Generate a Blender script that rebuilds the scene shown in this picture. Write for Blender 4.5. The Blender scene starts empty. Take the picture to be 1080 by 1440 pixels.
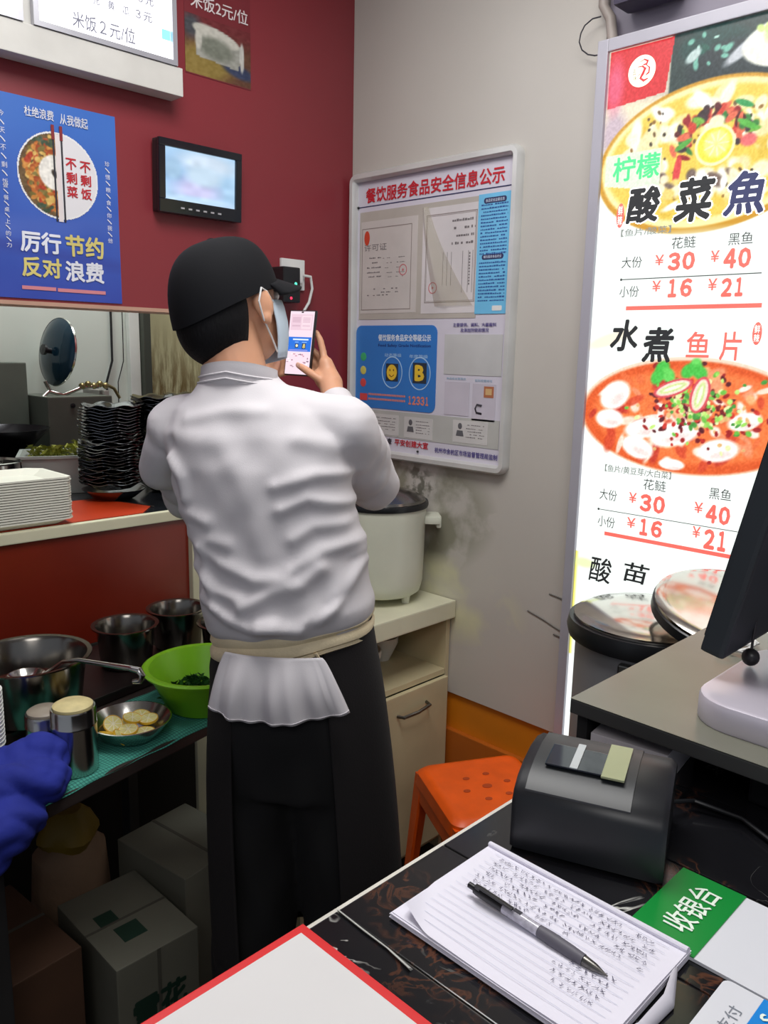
import bpy, bmesh, math, random
import numpy as np
from mathutils import Vector, Matrix
SC = bpy.context.scene
COL = SC.collection
R = math.radians

# ------------------------------------------------------------------ camera, world, lights, exposure
def setup_view():
    p, r, y = R(11.17), R(1.19), R(45.49)
    F = Vector((math.sin(y)*math.cos(p), math.cos(y)*math.cos(p), -math.sin(p)))
    Rt = Vector((math.cos(y), -math.sin(y), 0)); U = Rt.cross(F)
    X = Rt*math.cos(r) + U*math.sin(r); Y = -Rt*math.sin(r) + U*math.cos(r)
    cam = bpy.data.cameras.new('camera'); co = bpy.data.objects.new('camera', cam); COL.objects.link(co)
    m = Matrix((X, Y, -F)).transposed().to_4x4(); m.translation = (0, 0, 1.52); co.matrix_world = m
    cam.sensor_fit = 'VERTICAL'; cam.sensor_height = 36; cam.lens = 36*1149.6/1440
    cam.clip_start = .02; cam.clip_end = 50
    SC.camera = co
setup_view()
w = bpy.data.worlds.new('world'); SC.world = w; w.use_nodes = True
w.node_tree.nodes['Background'].inputs[0].default_value = (.80, .87, 1, 1)
w.node_tree.nodes['Background'].inputs[1].default_value = .26
def area(name, loc, aim, sx, sy, power, col=(1, 1, 1)):
    l = bpy.data.lights.new(name, 'AREA'); l.shape = 'RECTANGLE'; l.size = sx; l.size_y = sy; l.energy = power; l.color = col
    o = bpy.data.objects.new(name, l); COL.objects.link(o); o.location = loc
    o.rotation_euler = (Vector(aim)-Vector(loc)).to_track_quat('-Z', 'Y').to_euler(); return o
area('ceiling_lamp', (.80, .80, 2.72), (.80, .80, 0), .7, 1.1, 24, (1, .985, .96))
area('hall_lamp', (-.9, -.9, 2.72), (-.6, -.5, 0), 1.2, 1.2, 20, (1, .98, .97))
area('kitchen_lamp', (1.2, 2.55, 2.6), (1.2, 2.6, 0), 1.0, .3, 19, (.93, 1, .95))
SC.view_settings.view_transform = 'Standard'; SC.view_settings.look = 'None'
SC.view_settings.gamma = 1; SC.view_settings.use_curve_mapping = False
SC.view_settings.exposure = 0.25

# ------------------------------------------------------------------ helpers
def lin(c):
    return tuple(((v/255)/12.92 if v/255 <= .04045 else ((v/255+.055)/1.055)**2.4) for v in c)
MATS = {}
def mat(name, col, rough=.6, metal=0, var=.08, scale=8, bump=0, bscale=60, emis=0, spec=.5, trans=0, alpha=1, coat=0, stretch=None):
    if name in MATS: return MATS[name]
    m = bpy.data.materials.new(name); m.use_nodes = True; nt = m.node_tree; N = nt.nodes; L = nt.links
    b = N['Principled BSDF']; c = lin(col)
    tc = N.new('ShaderNodeTexCoord'); mp = N.new('ShaderNodeMapping'); L.new(tc.outputs['Object'], mp.inputs[0])
    if stretch: mp.inputs['Scale'].default_value = stretch
    nz = N.new('ShaderNodeTexNoise'); nz.inputs['Scale'].default_value = scale; nz.inputs['Detail'].default_value = 5
    L.new(mp.outputs[0], nz.inputs[0])
    rp = N.new('ShaderNodeValToRGB'); rp.color_ramp.elements[0].position = .3; rp.color_ramp.elements[1].position = .7
    rp.color_ramp.elements[0].color = (*[v*(1-var) for v in c], 1); rp.color_ramp.elements[1].color = (*[min(1, v*(1+var)) for v in c], 1)
    L.new(nz.outputs[0], rp.inputs[0]); L.new(rp.outputs[0], b.inputs['Base Color'])
    b.inputs['Roughness'].default_value = rough; b.inputs['Metallic'].default_value = metal
    b.inputs['Specular IOR Level'].default_value = spec; b.inputs['Transmission Weight'].default_value = trans
    b.inputs['Alpha'].default_value = alpha; b.inputs['Coat Weight'].default_value = coat
    if emis:
        L.new(rp.outputs[0], b.inputs['Emission Color']); b.inputs['Emission Strength'].default_value = emis
    if bump:
        n2 = N.new('ShaderNodeTexNoise'); n2.inputs['Scale'].default_value = bscale; L.new(mp.outputs[0], n2.inputs[0])
        bp = N.new('ShaderNodeBump'); bp.inputs['Strength'].default_value = bump; bp.inputs['Distance'].default_value = .004
        L.new(n2.outputs[0], bp.inputs['Height']); L.new(bp.outputs[0], b.inputs['Normal'])
    MATS[name] = m; return m
def attr_mat(name, rough=.5, emis=0):
    if name in MATS: return MATS[name]
    m = bpy.data.materials.new(name); m.use_nodes = True; nt = m.node_tree; b = nt.nodes['Principled BSDF']
    a = nt.nodes.new('ShaderNodeAttribute'); a.attribute_name = 'Col'
    b.inputs['Roughness'].default_value = rough
    if emis:
        b.inputs['Base Color'].default_value = (.02, .02, .02, 1)
        nt.links.new(a.outputs['Color'], b.inputs['Emission Color']); b.inputs['Emission Strength'].default_value = emis
    else: nt.links.new(a.outputs['Color'], b.inputs['Base Color'])
    MATS[name] = m; return m

class MB:
    """collects shapes, builds ONE mesh object"""
    def __init__(s): s.b = bmesh.new()
    def _add(s, vs, fs, M=None):
        o = [s.b.verts.new(M @ Vector(v) if M else v) for v in vs]
        for f in fs:
            try: s.b.faces.new([o[i] for i in f])
            except ValueError: pass
        return s
    def box(s, c, d, rz=0, bev=0, M=None):
        b = bmesh.new(); bmesh.ops.create_cube(b, size=1)
        bmesh.ops.scale(b, vec=d, verts=b.verts)
        if bev: bmesh.ops.bevel(b, geom=list(b.edges), offset=min(bev, min(d)*.49), segments=2, affect='EDGES', profile=.7)
        bmesh.ops.rotate(b, matrix=Matrix.Rotation(rz, 3, 'Z'), verts=b.verts); bmesh.ops.translate(b, vec=c, verts=b.verts)
        b.verts.index_update()
        s._add([v.co.copy() for v in b.verts], [[v.index for v in f.verts] for f in b.faces], M); b.free(); return s
    def b2(s, x0, x1, y0, y1, z0, z1, bev=0, M=None):
        return s.box(((x0+x1)/2, (y0+y1)/2, (z0+z1)/2), (abs(x1-x0), abs(y1-y0), abs(z1-z0)), 0, bev, M)
    def lathe(s, prof, seg=32, c=(0, 0, 0), lobes=0, la=0, lz=0, sx=1, sy=1, M=None, close=False):
        vs = []; fs = []; n = len(prof); rm = max(p[0] for p in prof)
        for i, (r, z) in enumerate(prof):
            for k in range(seg):
                a = 2*math.pi*k/seg; q = (r/rm)**3 if rm else 0
                rr = r*(1+la*q*math.cos(lobes*a)); zz = z+lz*q*math.cos(lobes*a)
                vs.append((c[0]+rr*math.cos(a)*sx, c[1]+rr*math.sin(a)*sy, c[2]+zz))
        for i in range(n-1 if not close else n):
            for k in range(seg):
                j = (i+1) % n; fs.append((i*seg+k, i*seg+(k+1) % seg, j*seg+(k+1) % seg, j*seg+k))
        if not close:
            if prof[0][0] > 1e-6: fs.append(tuple(range(seg))[::-1])
            if prof[-1][0] > 1e-6: fs.append(tuple((n-1)*seg+k for k in range(seg)))
        return s._add(vs, fs, M)
    def tube(s, pts, rad, seg=10, M=None, flat=1):
        pts = [Vector(p) for p in pts]; n = len(pts)
        if not hasattr(rad, '__len__'): rad = [rad]*n
        vs = []; fs = []; up = None
        for i, p in enumerate(pts):
            t = (pts[min(i+1, n-1)]-pts[max(i-1, 0)]).normalized()
            if up is None: up = t.orthogonal().normalized()
            else: up = (up-t*up.dot(t)).normalized()
            sd = t.cross(up)
            for k in range(seg):
                a = 2*math.pi*k/seg; vs.append(p+(up*math.cos(a)*flat+sd*math.sin(a))*rad[i])
        for i in range(n-1):
            for k in range(seg): fs.append((i*seg+k, i*seg+(k+1) % seg, (i+1)*seg+(k+1) % seg, (i+1)*seg+k))
        fs.append(tuple(range(seg))[::-1]); fs.append(tuple((n-1)*seg+k for k in range(seg)))
        return s._add(vs, fs, M)
    def ell(s, c, r, seg=24, rings=14, M=None):
        vs = [Vector((0, 0, -1))]; fs = []
        for i in range(1, rings):
            t = math.pi*i/rings
            for k in range(seg):
                a = 2*math.pi*k/seg; vs.append(Vector((math.sin(t)*math.cos(a), math.sin(t)*math.sin(a), -math.cos(t))))
        vs.append(Vector((0, 0, 1)))
        for k in range(seg): fs.append((0, 1+(k+1) % seg, 1+k)); 
        for i in range(rings-2):
            for k in range(seg): fs.append((1+i*seg+k, 1+i*seg+(k+1) % seg, 1+(i+1)*seg+(k+1) % seg, 1+(i+1)*seg+k))
        l = len(vs)-1
        for k in range(seg): fs.append((l, 1+(rings-2)*seg+k, 1+(rings-2)*seg+(k+1) % seg))
        vs = [Vector((v.x*r[0], v.y*r[1], v.z*r[2])) for v in vs]
        if M is None: M = Matrix.Translation(c)
        else: M = M @ Matrix.Translation(c)
        return s._add(vs, fs, M)
    def limb(s, pts, rad, seg=14):
        s.tube(pts, rad, seg)
        for p, r in zip(pts, rad): s.ell(p, (r, r, r), seg, 8)
        return s
    def prism(s, poly, z0, z1, M=None):
        n = len(poly); vs = [(x, y, z0) for x, y in poly]+[(x, y, z1) for x, y in poly]
        fs = [tuple(range(n))[::-1], tuple(range(n, 2*n))]+[(i, (i+1) % n, n+(i+1) % n, n+i) for i in range(n)]
        return s._add(vs, fs, M)
    def loft(s, rings, cap=True, M=None):
        n = len(rings[0]); vs = [v for r in rings for v in r]; fs = []
        for i in range(len(rings)-1):
            for k in range(n): fs.append((i*n+k, i*n+(k+1) % n, (i+1)*n+(k+1) % n, (i+1)*n+k))
        if cap: fs.append(tuple(range(n))[::-1]); fs.append(tuple((len(rings)-1)*n+k for k in range(n)))
        return s._add(vs, fs, M)
    def build(s, name, m, parent=None, smooth=False, normals=True):
        if normals: bmesh.ops.recalc_face_normals(s.b, faces=s.b.faces)
        me = bpy.data.meshes.new(name); s.b.to_mesh(me); s.b.free()
        if m: me.materials.append(m)
        if smooth:
            me.shade_smooth()
            if smooth != 2:
                try: me.set_sharp_from_angle(angle=R(40))
                except Exception: pass
        o = bpy.data.objects.new(name, me); COL.objects.link(o)
        if parent: o.parent = parent
        return o
def tag(o, label=None, cat=None, group=None, kind=None):
    if label: o['label'] = label
    if cat: o['category'] = cat
    if group: o['group'] = group
    if kind: o['kind'] = kind
    return o
def empty(name, loc=(0, 0, 0), rz=0, label=None, cat=None, group=None, M=None, kind=None):
    o = bpy.data.objects.new(name, None); COL.objects.link(o); o.empty_display_size = .05
    if M is not None: o.matrix_world = M
    else: o.location = loc; o.rotation_euler = (0, 0, rz)
    return tag(o, label, cat, group, kind)
def copy_tree(o, parent=None):
    c = o.copy(); COL.objects.link(c)
    if parent: c.parent = parent
    for ch in list(o.children): copy_tree(ch, c)
    return c
def frame(o, X, Y):
    X = Vector(X).normalized(); Y = Vector(Y).normalized(); Z = X.cross(Y)
    m = Matrix((X, Y, Z)).transposed().to_4x4(); m.translation = o; return m
def rect(mb, u0, v0, u1, v1, z0=0, z1=.001): return mb.b2(u0, u1, v0, v1, z0, z1)
_tc = {}
def glyphs(body, bold=0, shear=0, space=1):
    k = (body, bold, shear, space)
    if k not in _tc:
        c = bpy.data.curves.new('t', 'FONT'); c.body = body; c.resolution_u = 2; c.shear = shear; c.space_character = space
        o = bpy.data.objects.new('t', c); COL.objects.link(o)
        dg = bpy.context.evaluated_depsgraph_get(); dg.update(); me = bpy.data.meshes.new_from_object(o.evaluated_get(dg))
        v = np.array([x.co[:2] for x in me.vertices]) if len(me.vertices) else np.zeros((1, 2))
        _tc[k] = (v, [tuple(p.vertices) for p in me.polygons]); bpy.data.objects.remove(o); bpy.data.curves.remove(c); bpy.data.meshes.remove(me)
    return _tc[k]
def lettering(items, m, parent, z=.0015, name='lettering', kind=None):
    """items: (text, u0, v0, u1, v1[, bold, shear, rot]) fitted into the rectangles of the parent's plane"""
    o = None; flat = []
    for it in items:       # digits are fitted one by one, so that they stand close together
        if len(it[0]) > 1 and all('０' <= ch <= '９' for ch in it[0]):
            n_ = len(it[0]); w_ = (it[3]-it[1])/n_
            for i_, ch in enumerate(it[0]):
                k_ = .18 if ch == '１' else .06; flat.append((ch, it[1]+w_*(i_+k_), it[2], it[1]+w_*(i_+1-k_), it[4], .05))
        else: flat.append(it)
    for it in flat:
        mb = MB(); body, u0, v0, u1, v1 = it[:5]; bold = it[5] if len(it) > 5 else 0; sh = it[6] if len(it) > 6 else 0
        v, fs = glyphs(body, 0, sh); lo = v.min(0); hi = v.max(0); s = np.maximum(hi-lo, 1e-6)
        if bold:       # heavier strokes: the glyph laid down several times, each a hair aside
            k = len(v); sh_ = [(dx*bold, dy*bold) for dx, dy in ((0, 0), (1, 0), (-1, 0), (0, 1), (0, -1), (.7, .7), (-.7, .7), (.7, -.7), (-.7, -.7))]
            fs = [tuple(i+n*k for i in f) for n in range(9) for f in fs]; lay = np.repeat(np.arange(9), k); v = np.concatenate([v+np.array(d) for d in sh_]); lo = v.min(0); hi = v.max(0); s = np.maximum(hi-lo, 1e-6)
        else: lay = np.zeros(len(v))
        q = (v-lo)/s
        if len(it) > 7 and it[7]:      # glyph up = +x
            P = [(u0+(b)*(u1-u0), v1-a*(v1-v0), z) for a, b in q]
        else: P = [(u0+a*(u1-u0), v0+b*(v1-v0), z+.00006*l) for (a, b), l in zip(q, lay)]
        mb._add(P, fs); o = mb.build(name, m, parent, normals=False)
    return o
def vertical(body, u0, v0, u1, v1, bold=0):
    n = len(body); h = (v1-v0)/n
    return [(ch, u0, v1-(i+.92)*h, u1, v1-(i+.08)*h, bold) for i, ch in enumerate(body)]
def picture(name, parent, u0, v0, u1, v1, nx, ny, fn, m, z=.001, mask=None):
    """flat print: a fine grid whose vertices carry the print's colours"""
    U, V = np.meshgrid(np.linspace(0, 1, nx), np.linspace(0, 1, ny)); c = fn(U, V)
    c = np.clip(c, 0, 255)/255; c = np.where(c <= .04045, c/12.92, ((c+.055)/1.055)**2.4)
    vs = np.stack([u0+U*(u1-u0), v0+V*(v1-v0), np.full_like(U, z)], -1).reshape(-1, 3)
    i = np.arange(nx*ny).reshape(ny, nx); f = np.stack([i[:-1, :-1], i[:-1, 1:], i[1:, 1:], i[1:, :-1]], -1).reshape(-1, 4)
    if mask is not None:
        k = mask(U, V).reshape(-1); f = f[k[f].all(1)]
    me = bpy.data.meshes.new(name); me.from_pydata(vs.tolist(), [], f.tolist())
    a = me.color_attributes.new('Col', 'FLOAT_COLOR', 'POINT'); cc = np.ones((nx*ny, 4), np.float32); cc[:, :3] = c.reshape(-1, 3)
    a.data.foreach_set('color', cc.ravel()); me.materials.append(m)
    o = bpy.data.objects.new(name, me); COL.objects.link(o); o.parent = parent; return o
def vnoise(U, V, s, seed=0):
    rg = np.random.default_rng(seed); g = rg.random((64, 64)); x = U*s; y = V*s
    xi = np.floor(x).astype(int); yi = np.floor(y).astype(int); fx = x-xi; fy = y-yi; fx = fx*fx*(3-2*fx); fy = fy*fy*(3-2*fy)
    G = lambda a, b: g[b % 64, a % 64]
    return (G(xi, yi)*(1-fx)+G(xi+1, yi)*fx)*(1-fy)+(G(xi, yi+1)*(1-fx)+G(xi+1, yi+1)*fx)*fy
class Paint:
    def __init__(s, U, V, bg, asp=1): s.U = U; s.V = V; s.asp = asp; s.c = np.zeros(U.shape+(3,))+np.array(bg, float)
    def put(s, m, col): m = m[..., None]; s.c = s.c*(1-m)+np.array(col, float)*m; return s
    def e(s, cu, cv, ru, rv, col, ang=0, soft=.12, a=1):
        q = max(ru*s.asp, rv)*(1+soft); us = s.U[0]; vs = s.V[:, 0]
        i0, i1 = np.searchsorted(us, (cu-q/s.asp, cu+q/s.asp)); j0, j1 = np.searchsorted(vs, (cv-q, cv+q))
        if i1 <= i0 or j1 <= j0: return s
        sl = (slice(j0, j1), slice(i0, i1)); x = (s.U[sl]-cu)*s.asp; y = s.V[sl]-cv; ca, sa = math.cos(ang), math.sin(ang)
        d = np.sqrt(((x*ca+y*sa)/(ru*s.asp))**2+((-x*sa+y*ca)/rv)**2); m = (np.clip((1-d)/soft+.5, 0, 1)*a)[..., None]
        s.c[sl] = s.c[sl]*(1-m)+np.array(col, float)*m; return s
    def band(s, mask, col): return s.put(mask.astype(float), col)
    def mottle(s, amt, sc, seed): s.c = s.c+(vnoise(s.U, s.V, sc, seed)[..., None]-.5)*amt; return s

def remesh(ob, vox, smooth=0, disp=None):
    md = ob.modifiers.new('r', 'REMESH'); md.mode = 'VOXEL'; md.voxel_size = vox; md.use_smooth_shade = True
    if smooth:
        sm = ob.modifiers.new('s', 'SMOOTH'); sm.iterations = smooth; sm.factor = .5
    dg = bpy.context.evaluated_depsgraph_get(); dg.update(); me = bpy.data.meshes.new_from_object(ob.evaluated_get(dg))
    old = ob.data; ob.modifiers.clear(); ob.data = me; bpy.data.meshes.remove(old)
    if disp:
        n = len(me.vertices); co = np.empty(n*3); me.vertices.foreach_get('co', co); co = co.reshape(-1, 3)
        no = np.array([v.normal[:] for v in me.vertices]); co = disp(co, no)
        me.vertices.foreach_set('co', co.ravel()); me.update()
    me.shade_smooth(); return ob

# ------------------------------------------------------------------ materials
RED = (134, 48, 56)
m_redwall = mat('red_paint', (132, 44, 52), .42, var=.05, scale=3)
m_panelwall = mat('grey_beige_panel', (189, 184, 178), .35, var=.05, scale=2.5, bump=.05, bscale=20)
m_orange_paint = mat('orange_yellow_paint', (205, 120, 15), .5, var=.12, scale=4)
m_white = mat('white_plastic', (222, 222, 220), .4, var=.03)
m_alu = mat('aluminium', (200, 200, 208), .35, .6, var=.04)
m_black = mat('black_plastic', (24, 25, 28), .35, var=.1, scale=30)
m_blackmat = mat('matt_black', (20, 20, 22), .8, var=.1)
m_steel = mat('stainless_steel', (190, 188, 184), .18, 1, var=.08, scale=12)
m_dsteel = mat('dull_steel', (120, 118, 114), .3, 1, var=.15, scale=12)
m_cream = mat('cream_trim', (200, 196, 170), .5, var=.06)
m_ink = mat('dark_ink', (40, 38, 48), .6)
m_redink = mat('red_ink', (190, 30, 45), .6)

# ------------------------------------------------------------------ the setting
def struct(name, mb, m, smooth=False, parent=None):
    o = mb.build(name, m, parent, smooth)
    if parent is None: o['kind'] = 'structure'
    return o
WY, WX = 1.93, 1.80            # plane of the red wall, plane of the right wall
# serving hatch from x -.6 to 1.40, z 1.085 to 1.612
wb = MB(); wb.b2(-2.6, WX, WY, WY+.12, 1.612, 2.8); wb.b2(1.40, WX, WY, WY+.12, 0, 1.612); wb.b2(-2.6, 1.40, WY, WY+.12, 0, 1.06)
wall_back = struct('wall_back', wb, m_redwall)
t = MB(); t.b2(-1.5, 1.40, WY-.004, WY+.124, 1.605, 1.614); struct('trim_1', t, mat('pale_wood_edge', (190, 150, 130), .5))
m_lowred = mat('brown_red_laminate', (110, 30, 16), .3, var=.2, scale=3)
t = MB(); t.b2(-1.5, 1.185, WY-.012, WY-.001, .771, 1.06); struct('trim_2', t, m_lowred)
t = MB(); t.b2(-1.5, 1.20, WY-.022, WY, 1.060, 1.087, .003); struct('trim_3', t, m_cream)
t = MB(); t.b2(1.186, 1.23, WY-.03, WY-.002, 0, 1.059, .003); struct('trim_4', t, m_cream)
# sill slab of the hatch
m_blackstone = mat('black_sill_stone', (28, 30, 34), .15, var=.3, scale=20)
sl = MB(); sl.b2(-1.5, 1.40, WY, 2.62, 1.04, 1.086); struct('trim_5', sl, m_blackstone)
sl = MB(); sl.prism([(.55, 1.932), (1.06, 1.932), (1.12, 2.0), (1.06, 2.20), (.55, 2.20)], 1.0865, 1.0885); struct('trim_6', sl, mat('orange_red_patch', (176, 52, 18), .35, var=.15, scale=6))  # thin flat orange-red patch on the sill
sl = MB(); sl.tube([(1.125, 1.99, 1.0885), (1.055, 2.215, 1.0885)], .0016, 6); struct('trim_7', sl, m_dsteel)
bb = MB(); bb.b2(-1.5, 1.185, WY-.018, WY-.001, 0, .77); struct('shade_sheet_back', bb, mat('under_table_shade', (26, 22, 18), .7))  # dark sheet added on the wall to stand for shade below the table
# right wall
wr = MB(); wr.b2(WX+.006, WX+.12, -2.0, WY+.12, 0, 2.8); wall_right = struct('wall_right', wr, m_orange_paint)
def wall_panel_material():
    m = mat('stained_wall_panel', (186, 181, 174), .32, var=.04, scale=2)
    N = m.node_tree.nodes; L = m.node_tree.links; b = N['Principled BSDF']; src = b.inputs['Base Color'].links[0].from_socket
    tc = N.new('ShaderNodeTexCoord'); cur = src
    # mould beside the cooker (object coordinates are world coordinates here): centre, radii, colour, noise scale, threshold
    for c, rr, col, sc, th, st in [((1.8, 1.70, 1.13), (1, .16, .075), (112, 110, 100), 40, .47, 2), ((1.8, 1.62, 1.06), (1, .30, .20), (140, 138, 122), 9, .45, 1.5),
                                   ((1.8, 1.55, .80), (1, .35, .14), (206, 203, 170), 7, .42, 1.2)]:
        mp = N.new('ShaderNodeMapping'); mp.vector_type = 'POINT'
        sb = N.new('ShaderNodeVectorMath'); sb.operation = 'SUBTRACT'; sb.inputs[1].default_value = c; L.new(tc.outputs['Object'], sb.inputs[0])
        dv = N.new('ShaderNodeVectorMath'); dv.operation = 'DIVIDE'; dv.inputs[1].default_value = rr; L.new(sb.outputs[0], dv.inputs[0])
        ln = N.new('ShaderNodeVectorMath'); ln.operation = 'LENGTH'; L.new(dv.outputs[0], ln.inputs[0])
        nz = N.new('ShaderNodeTexNoise'); nz.inputs['Scale'].default_value = sc; nz.inputs['Detail'].default_value = 6; L.new(tc.outputs['Object'], nz.inputs[0])
        a = N.new('ShaderNodeMath'); a.operation = 'SUBTRACT'; a.inputs[0].default_value = 1; L.new(ln.outputs['Value'], a.inputs[1])
        b2 = N.new('ShaderNodeMath'); b2.operation = 'MULTIPLY_ADD'; L.new(nz.outputs[0], b2.inputs[0]); b2.inputs[1].default_value = 2; b2.inputs[2].default_value = -2*th
        ad = N.new('ShaderNodeMath'); ad.operation = 'MINIMUM'; L.new(a.outputs[0], ad.inputs[0]); L.new(b2.outputs[0], ad.inputs[1])
        ml = N.new('ShaderNodeMath'); ml.operation = 'MULTIPLY'; ml.use_clamp = True; L.new(ad.outputs[0], ml.inputs[0]); ml.inputs[1].default_value = st*2
        mx = N.new('ShaderNodeMix'); mx.data_type = 'RGBA'; L.new(ml.outputs[0], mx.inputs[0]); L.new(cur, mx.inputs[6]); mx.inputs[7].default_value = (*lin(col), 1)
        cur = mx.outputs[2]
    L.new(cur, b.inputs['Base Color']); return m
m_wp = wall_panel_material()
pn = MB(); pn.b2(WX-.004, WX+.006, 1.085, WY-.001, .515, 2.8); pn.build('wall_panel', m_wp, wall_right)
pn = MB(); pn.b2(WX-.002, WX+.006, -1.0, 1.082, .515, 2.8); pn.build('wall_panel', mat('purple_grey_panel', (140, 134, 148), .5, var=.05, scale=2), wall_right)
sc = MB()
for pts in ([(1.43-.285, .897), (1.43-.35, .889)], [(1.125, .79), (1.088, .786)], [(1.21, .835), (1.16, .822), (1.09, .80)]):
    sc.tube([(WX-.0045, y, z) for y, z in pts], .0022, 5)
sc.build('scuff_mark', mat('scuff_grey', (100, 97, 92), .7), wall_right)
bb = MB(); bb.b2(WX-.012, WX+.006, -1, WY, 0, .40, .003); struct('baseboard_right', bb, mat('brown_orange_board', (176, 92, 20), .5, var=.15, scale=5))
fl = MB(); fl.b2(-2.6, WX+.1, -2, 4.2, -.1, 0); struct('floor', fl, mat('grey_brown_floor_tile', (72, 64, 56), .5, var=.2, scale=4))
ce = MB(); ce.b2(-2.6, WX+1.0, -2, 4.2, 2.8, 2.9); struct('ceiling', ce, mat('white_ceiling', (215, 215, 212), .8))
# kitchen beyond the hatch
m_kw = mat('greenish_white_wall', (196, 203, 196), .5, var=.05, scale=2)
kw = MB(); kw.b2(-1.5, 1.655, 3.0, 3.1, 0, 2.8); struct('wall_far', kw, m_kw)
kw = MB(); kw.b2(-1.5, .98, 2.97, 3.0, 1.2, 2.8); kw = kw  # pale boxed duct on the far wall
struct('wall_far_duct', kw, mat('dull_white_wall', (170, 172, 164), .6, var=.05, scale=2))
def streaky():
    m = mat('stained_yellow_wall', (205, 200, 158), .5, var=.08, scale=3); N = m.node_tree.nodes; L = m.node_tree.links; b = N['Principled BSDF']
    src = b.inputs['Base Color'].links[0].from_socket; tc = N.new('ShaderNodeTexCoord'); mp = N.new('ShaderNodeMapping'); mp.inputs['Scale'].default_value = (26, 26, 3)
    L.new(tc.outputs['Object'], mp.inputs[0]); nz = N.new('ShaderNodeTexNoise'); nz.inputs['Scale'].default_value = 1.6; nz.inputs['Detail'].default_value = 6; nz.inputs['Roughness'].default_value = .7
    L.new(mp.outputs[0], nz.inputs[0]); sp = N.new('ShaderNodeSeparateXYZ'); L.new(tc.outputs['Object'], sp.inputs[0])
    g = N.new('ShaderNodeMapRange'); g.inputs[1].default_value = 1.64; g.inputs[2].default_value = 1.35; L.new(sp.outputs[2], g.inputs[0])
    g2 = N.new('ShaderNodeMapRange'); g2.inputs[1].default_value = 2.25; g2.inputs[2].default_value = 2.0; L.new(sp.outputs[0], g2.inputs[0])
    k = N.new('ShaderNodeMath'); k.operation = 'MULTIPLY'; L.new(g.outputs[0], k.inputs[0]); L.new(g2.outputs[0], k.inputs[1])
    a = N.new('ShaderNodeMapRange'); a.inputs[1].default_value = .40; a.inputs[2].default_value = .56; L.new(nz.outputs[0], a.inputs[0])
    k2 = N.new('ShaderNodeMath'); k2.operation = 'MULTIPLY'; L.new(k.outputs[0], k2.inputs[0]); L.new(a.outputs[0], k2.inputs[1])
    mx = N.new('ShaderNodeMix'); mx.data_type = 'RGBA'; L.new(k2.outputs[0], mx.inputs[0]); L.new(src, mx.inputs[6]); mx.inputs[7].default_value = (*lin((120, 98, 52)), 1)
    L.new(mx.outputs[2], b.inputs['Base Color']); return m
kw = MB(); kw.b2(1.655, 2.9, 3.25, 3.35, 0, 2.8); struct('wall_far_alcove', kw, streaky())
kw = MB(); kw.b2(2.8, 2.9, 1.93+.12, 3.35, 0, 2.8); struct('wall_kitchen_right', kw, m_kw)
kw = MB(); kw.b2(1.645, 1.675, 2.94, 2.999, 0, 2.8, .003); struct('trim_8', kw, mat('dark_green_post', (54, 58, 50), .5))
kw = MB(); kw.b2(1.60, 1.643, 2.97, 2.999, 0, 2.8, .003); struct('trim_9', kw, mat('white_post', (205, 208, 204), .5))
for x, r in ((1.528, .0045), (1.575, .002)):
    c = MB(); c.tube([(x, 2.985, 2.5), (x+.006, 2.985, 1.62), (x+.004, 2.985, 1.46), (x-.022, 2.985, 1.38), (x-.028, 2.985, 1.0)], r, 8)
    tag(c.build('wall_cable', m_blackmat, smooth=True), 'thick black cable running down the white kitchen wall' if r > .003 else 'thin dark wire beside the thick cable on the kitchen wall', 'cable')

# ------------------------------------------------------------------ red wall: menu light box, posters, television
def menu_box():
    Y0 = 1.87; t = empty('menu_light_box', M=frame((.72, Y0, 0), (1, 0, 0), (0, 0, 1)), label='white lit menu board high on the red wall, cut off by the picture top', cat='menu board')
    b = MB(); b.b2(-.9, .455, 2.116, 2.180, -.055, 0, .002); b.b2(-.9, .44, 2.18, 2.74, -.055, -.012); b.build('casing', mat('off_white_casing', (205, 203, 198), .5), t)
    for x0, x1 in ((-.9, .073), (.095, .44)):
        f = MB(); f.b2(x0, x1, 2.181, 2.192, -.012, .004); f.b2(x1-.012, x1, 2.192, 2.74, -.012, .004); f.b2(x0, x0+.012, 2.192, 2.74, -.012, .004)
        f.build('frame', m_alu, t)
        s = MB(); s.b2(x0+.012, x1-.012, 2.192, 2.74, -.010, -.008); sc = s.build('lit_panel', mat('lit_white_panel', (250, 250, 255), .5, var=.0, emis=1.15), t)
    gi = mat('grey_lit_ink', (105, 106, 120), .6, emis=.35)
    lettering([('米饭２元/位', .185, 2.203, .335, 2.236, .008), ('黄', .270, 2.262, .286, 2.280, .01), ('瓜', .305, 2.261, .322, 2.279, .01), ('３元', .338, 2.261, .380, 2.281, .01), ('元', .235, 2.262, .250, 2.279, .01), ('３元', .345, 2.297, .385, 2.317, .01)], gi, t, z=-.0068)
    for a_ in ((.405, .427, 2.235, 2.257), (.0, .022, 2.235, 2.252)): c = MB(); c.b2(*a_, -.0075, -.0065); c.build('printed_mark', mat('cyan_lit_ink', (120, 205, 235), .6, emis=.9), t)
menu_box()
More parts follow.
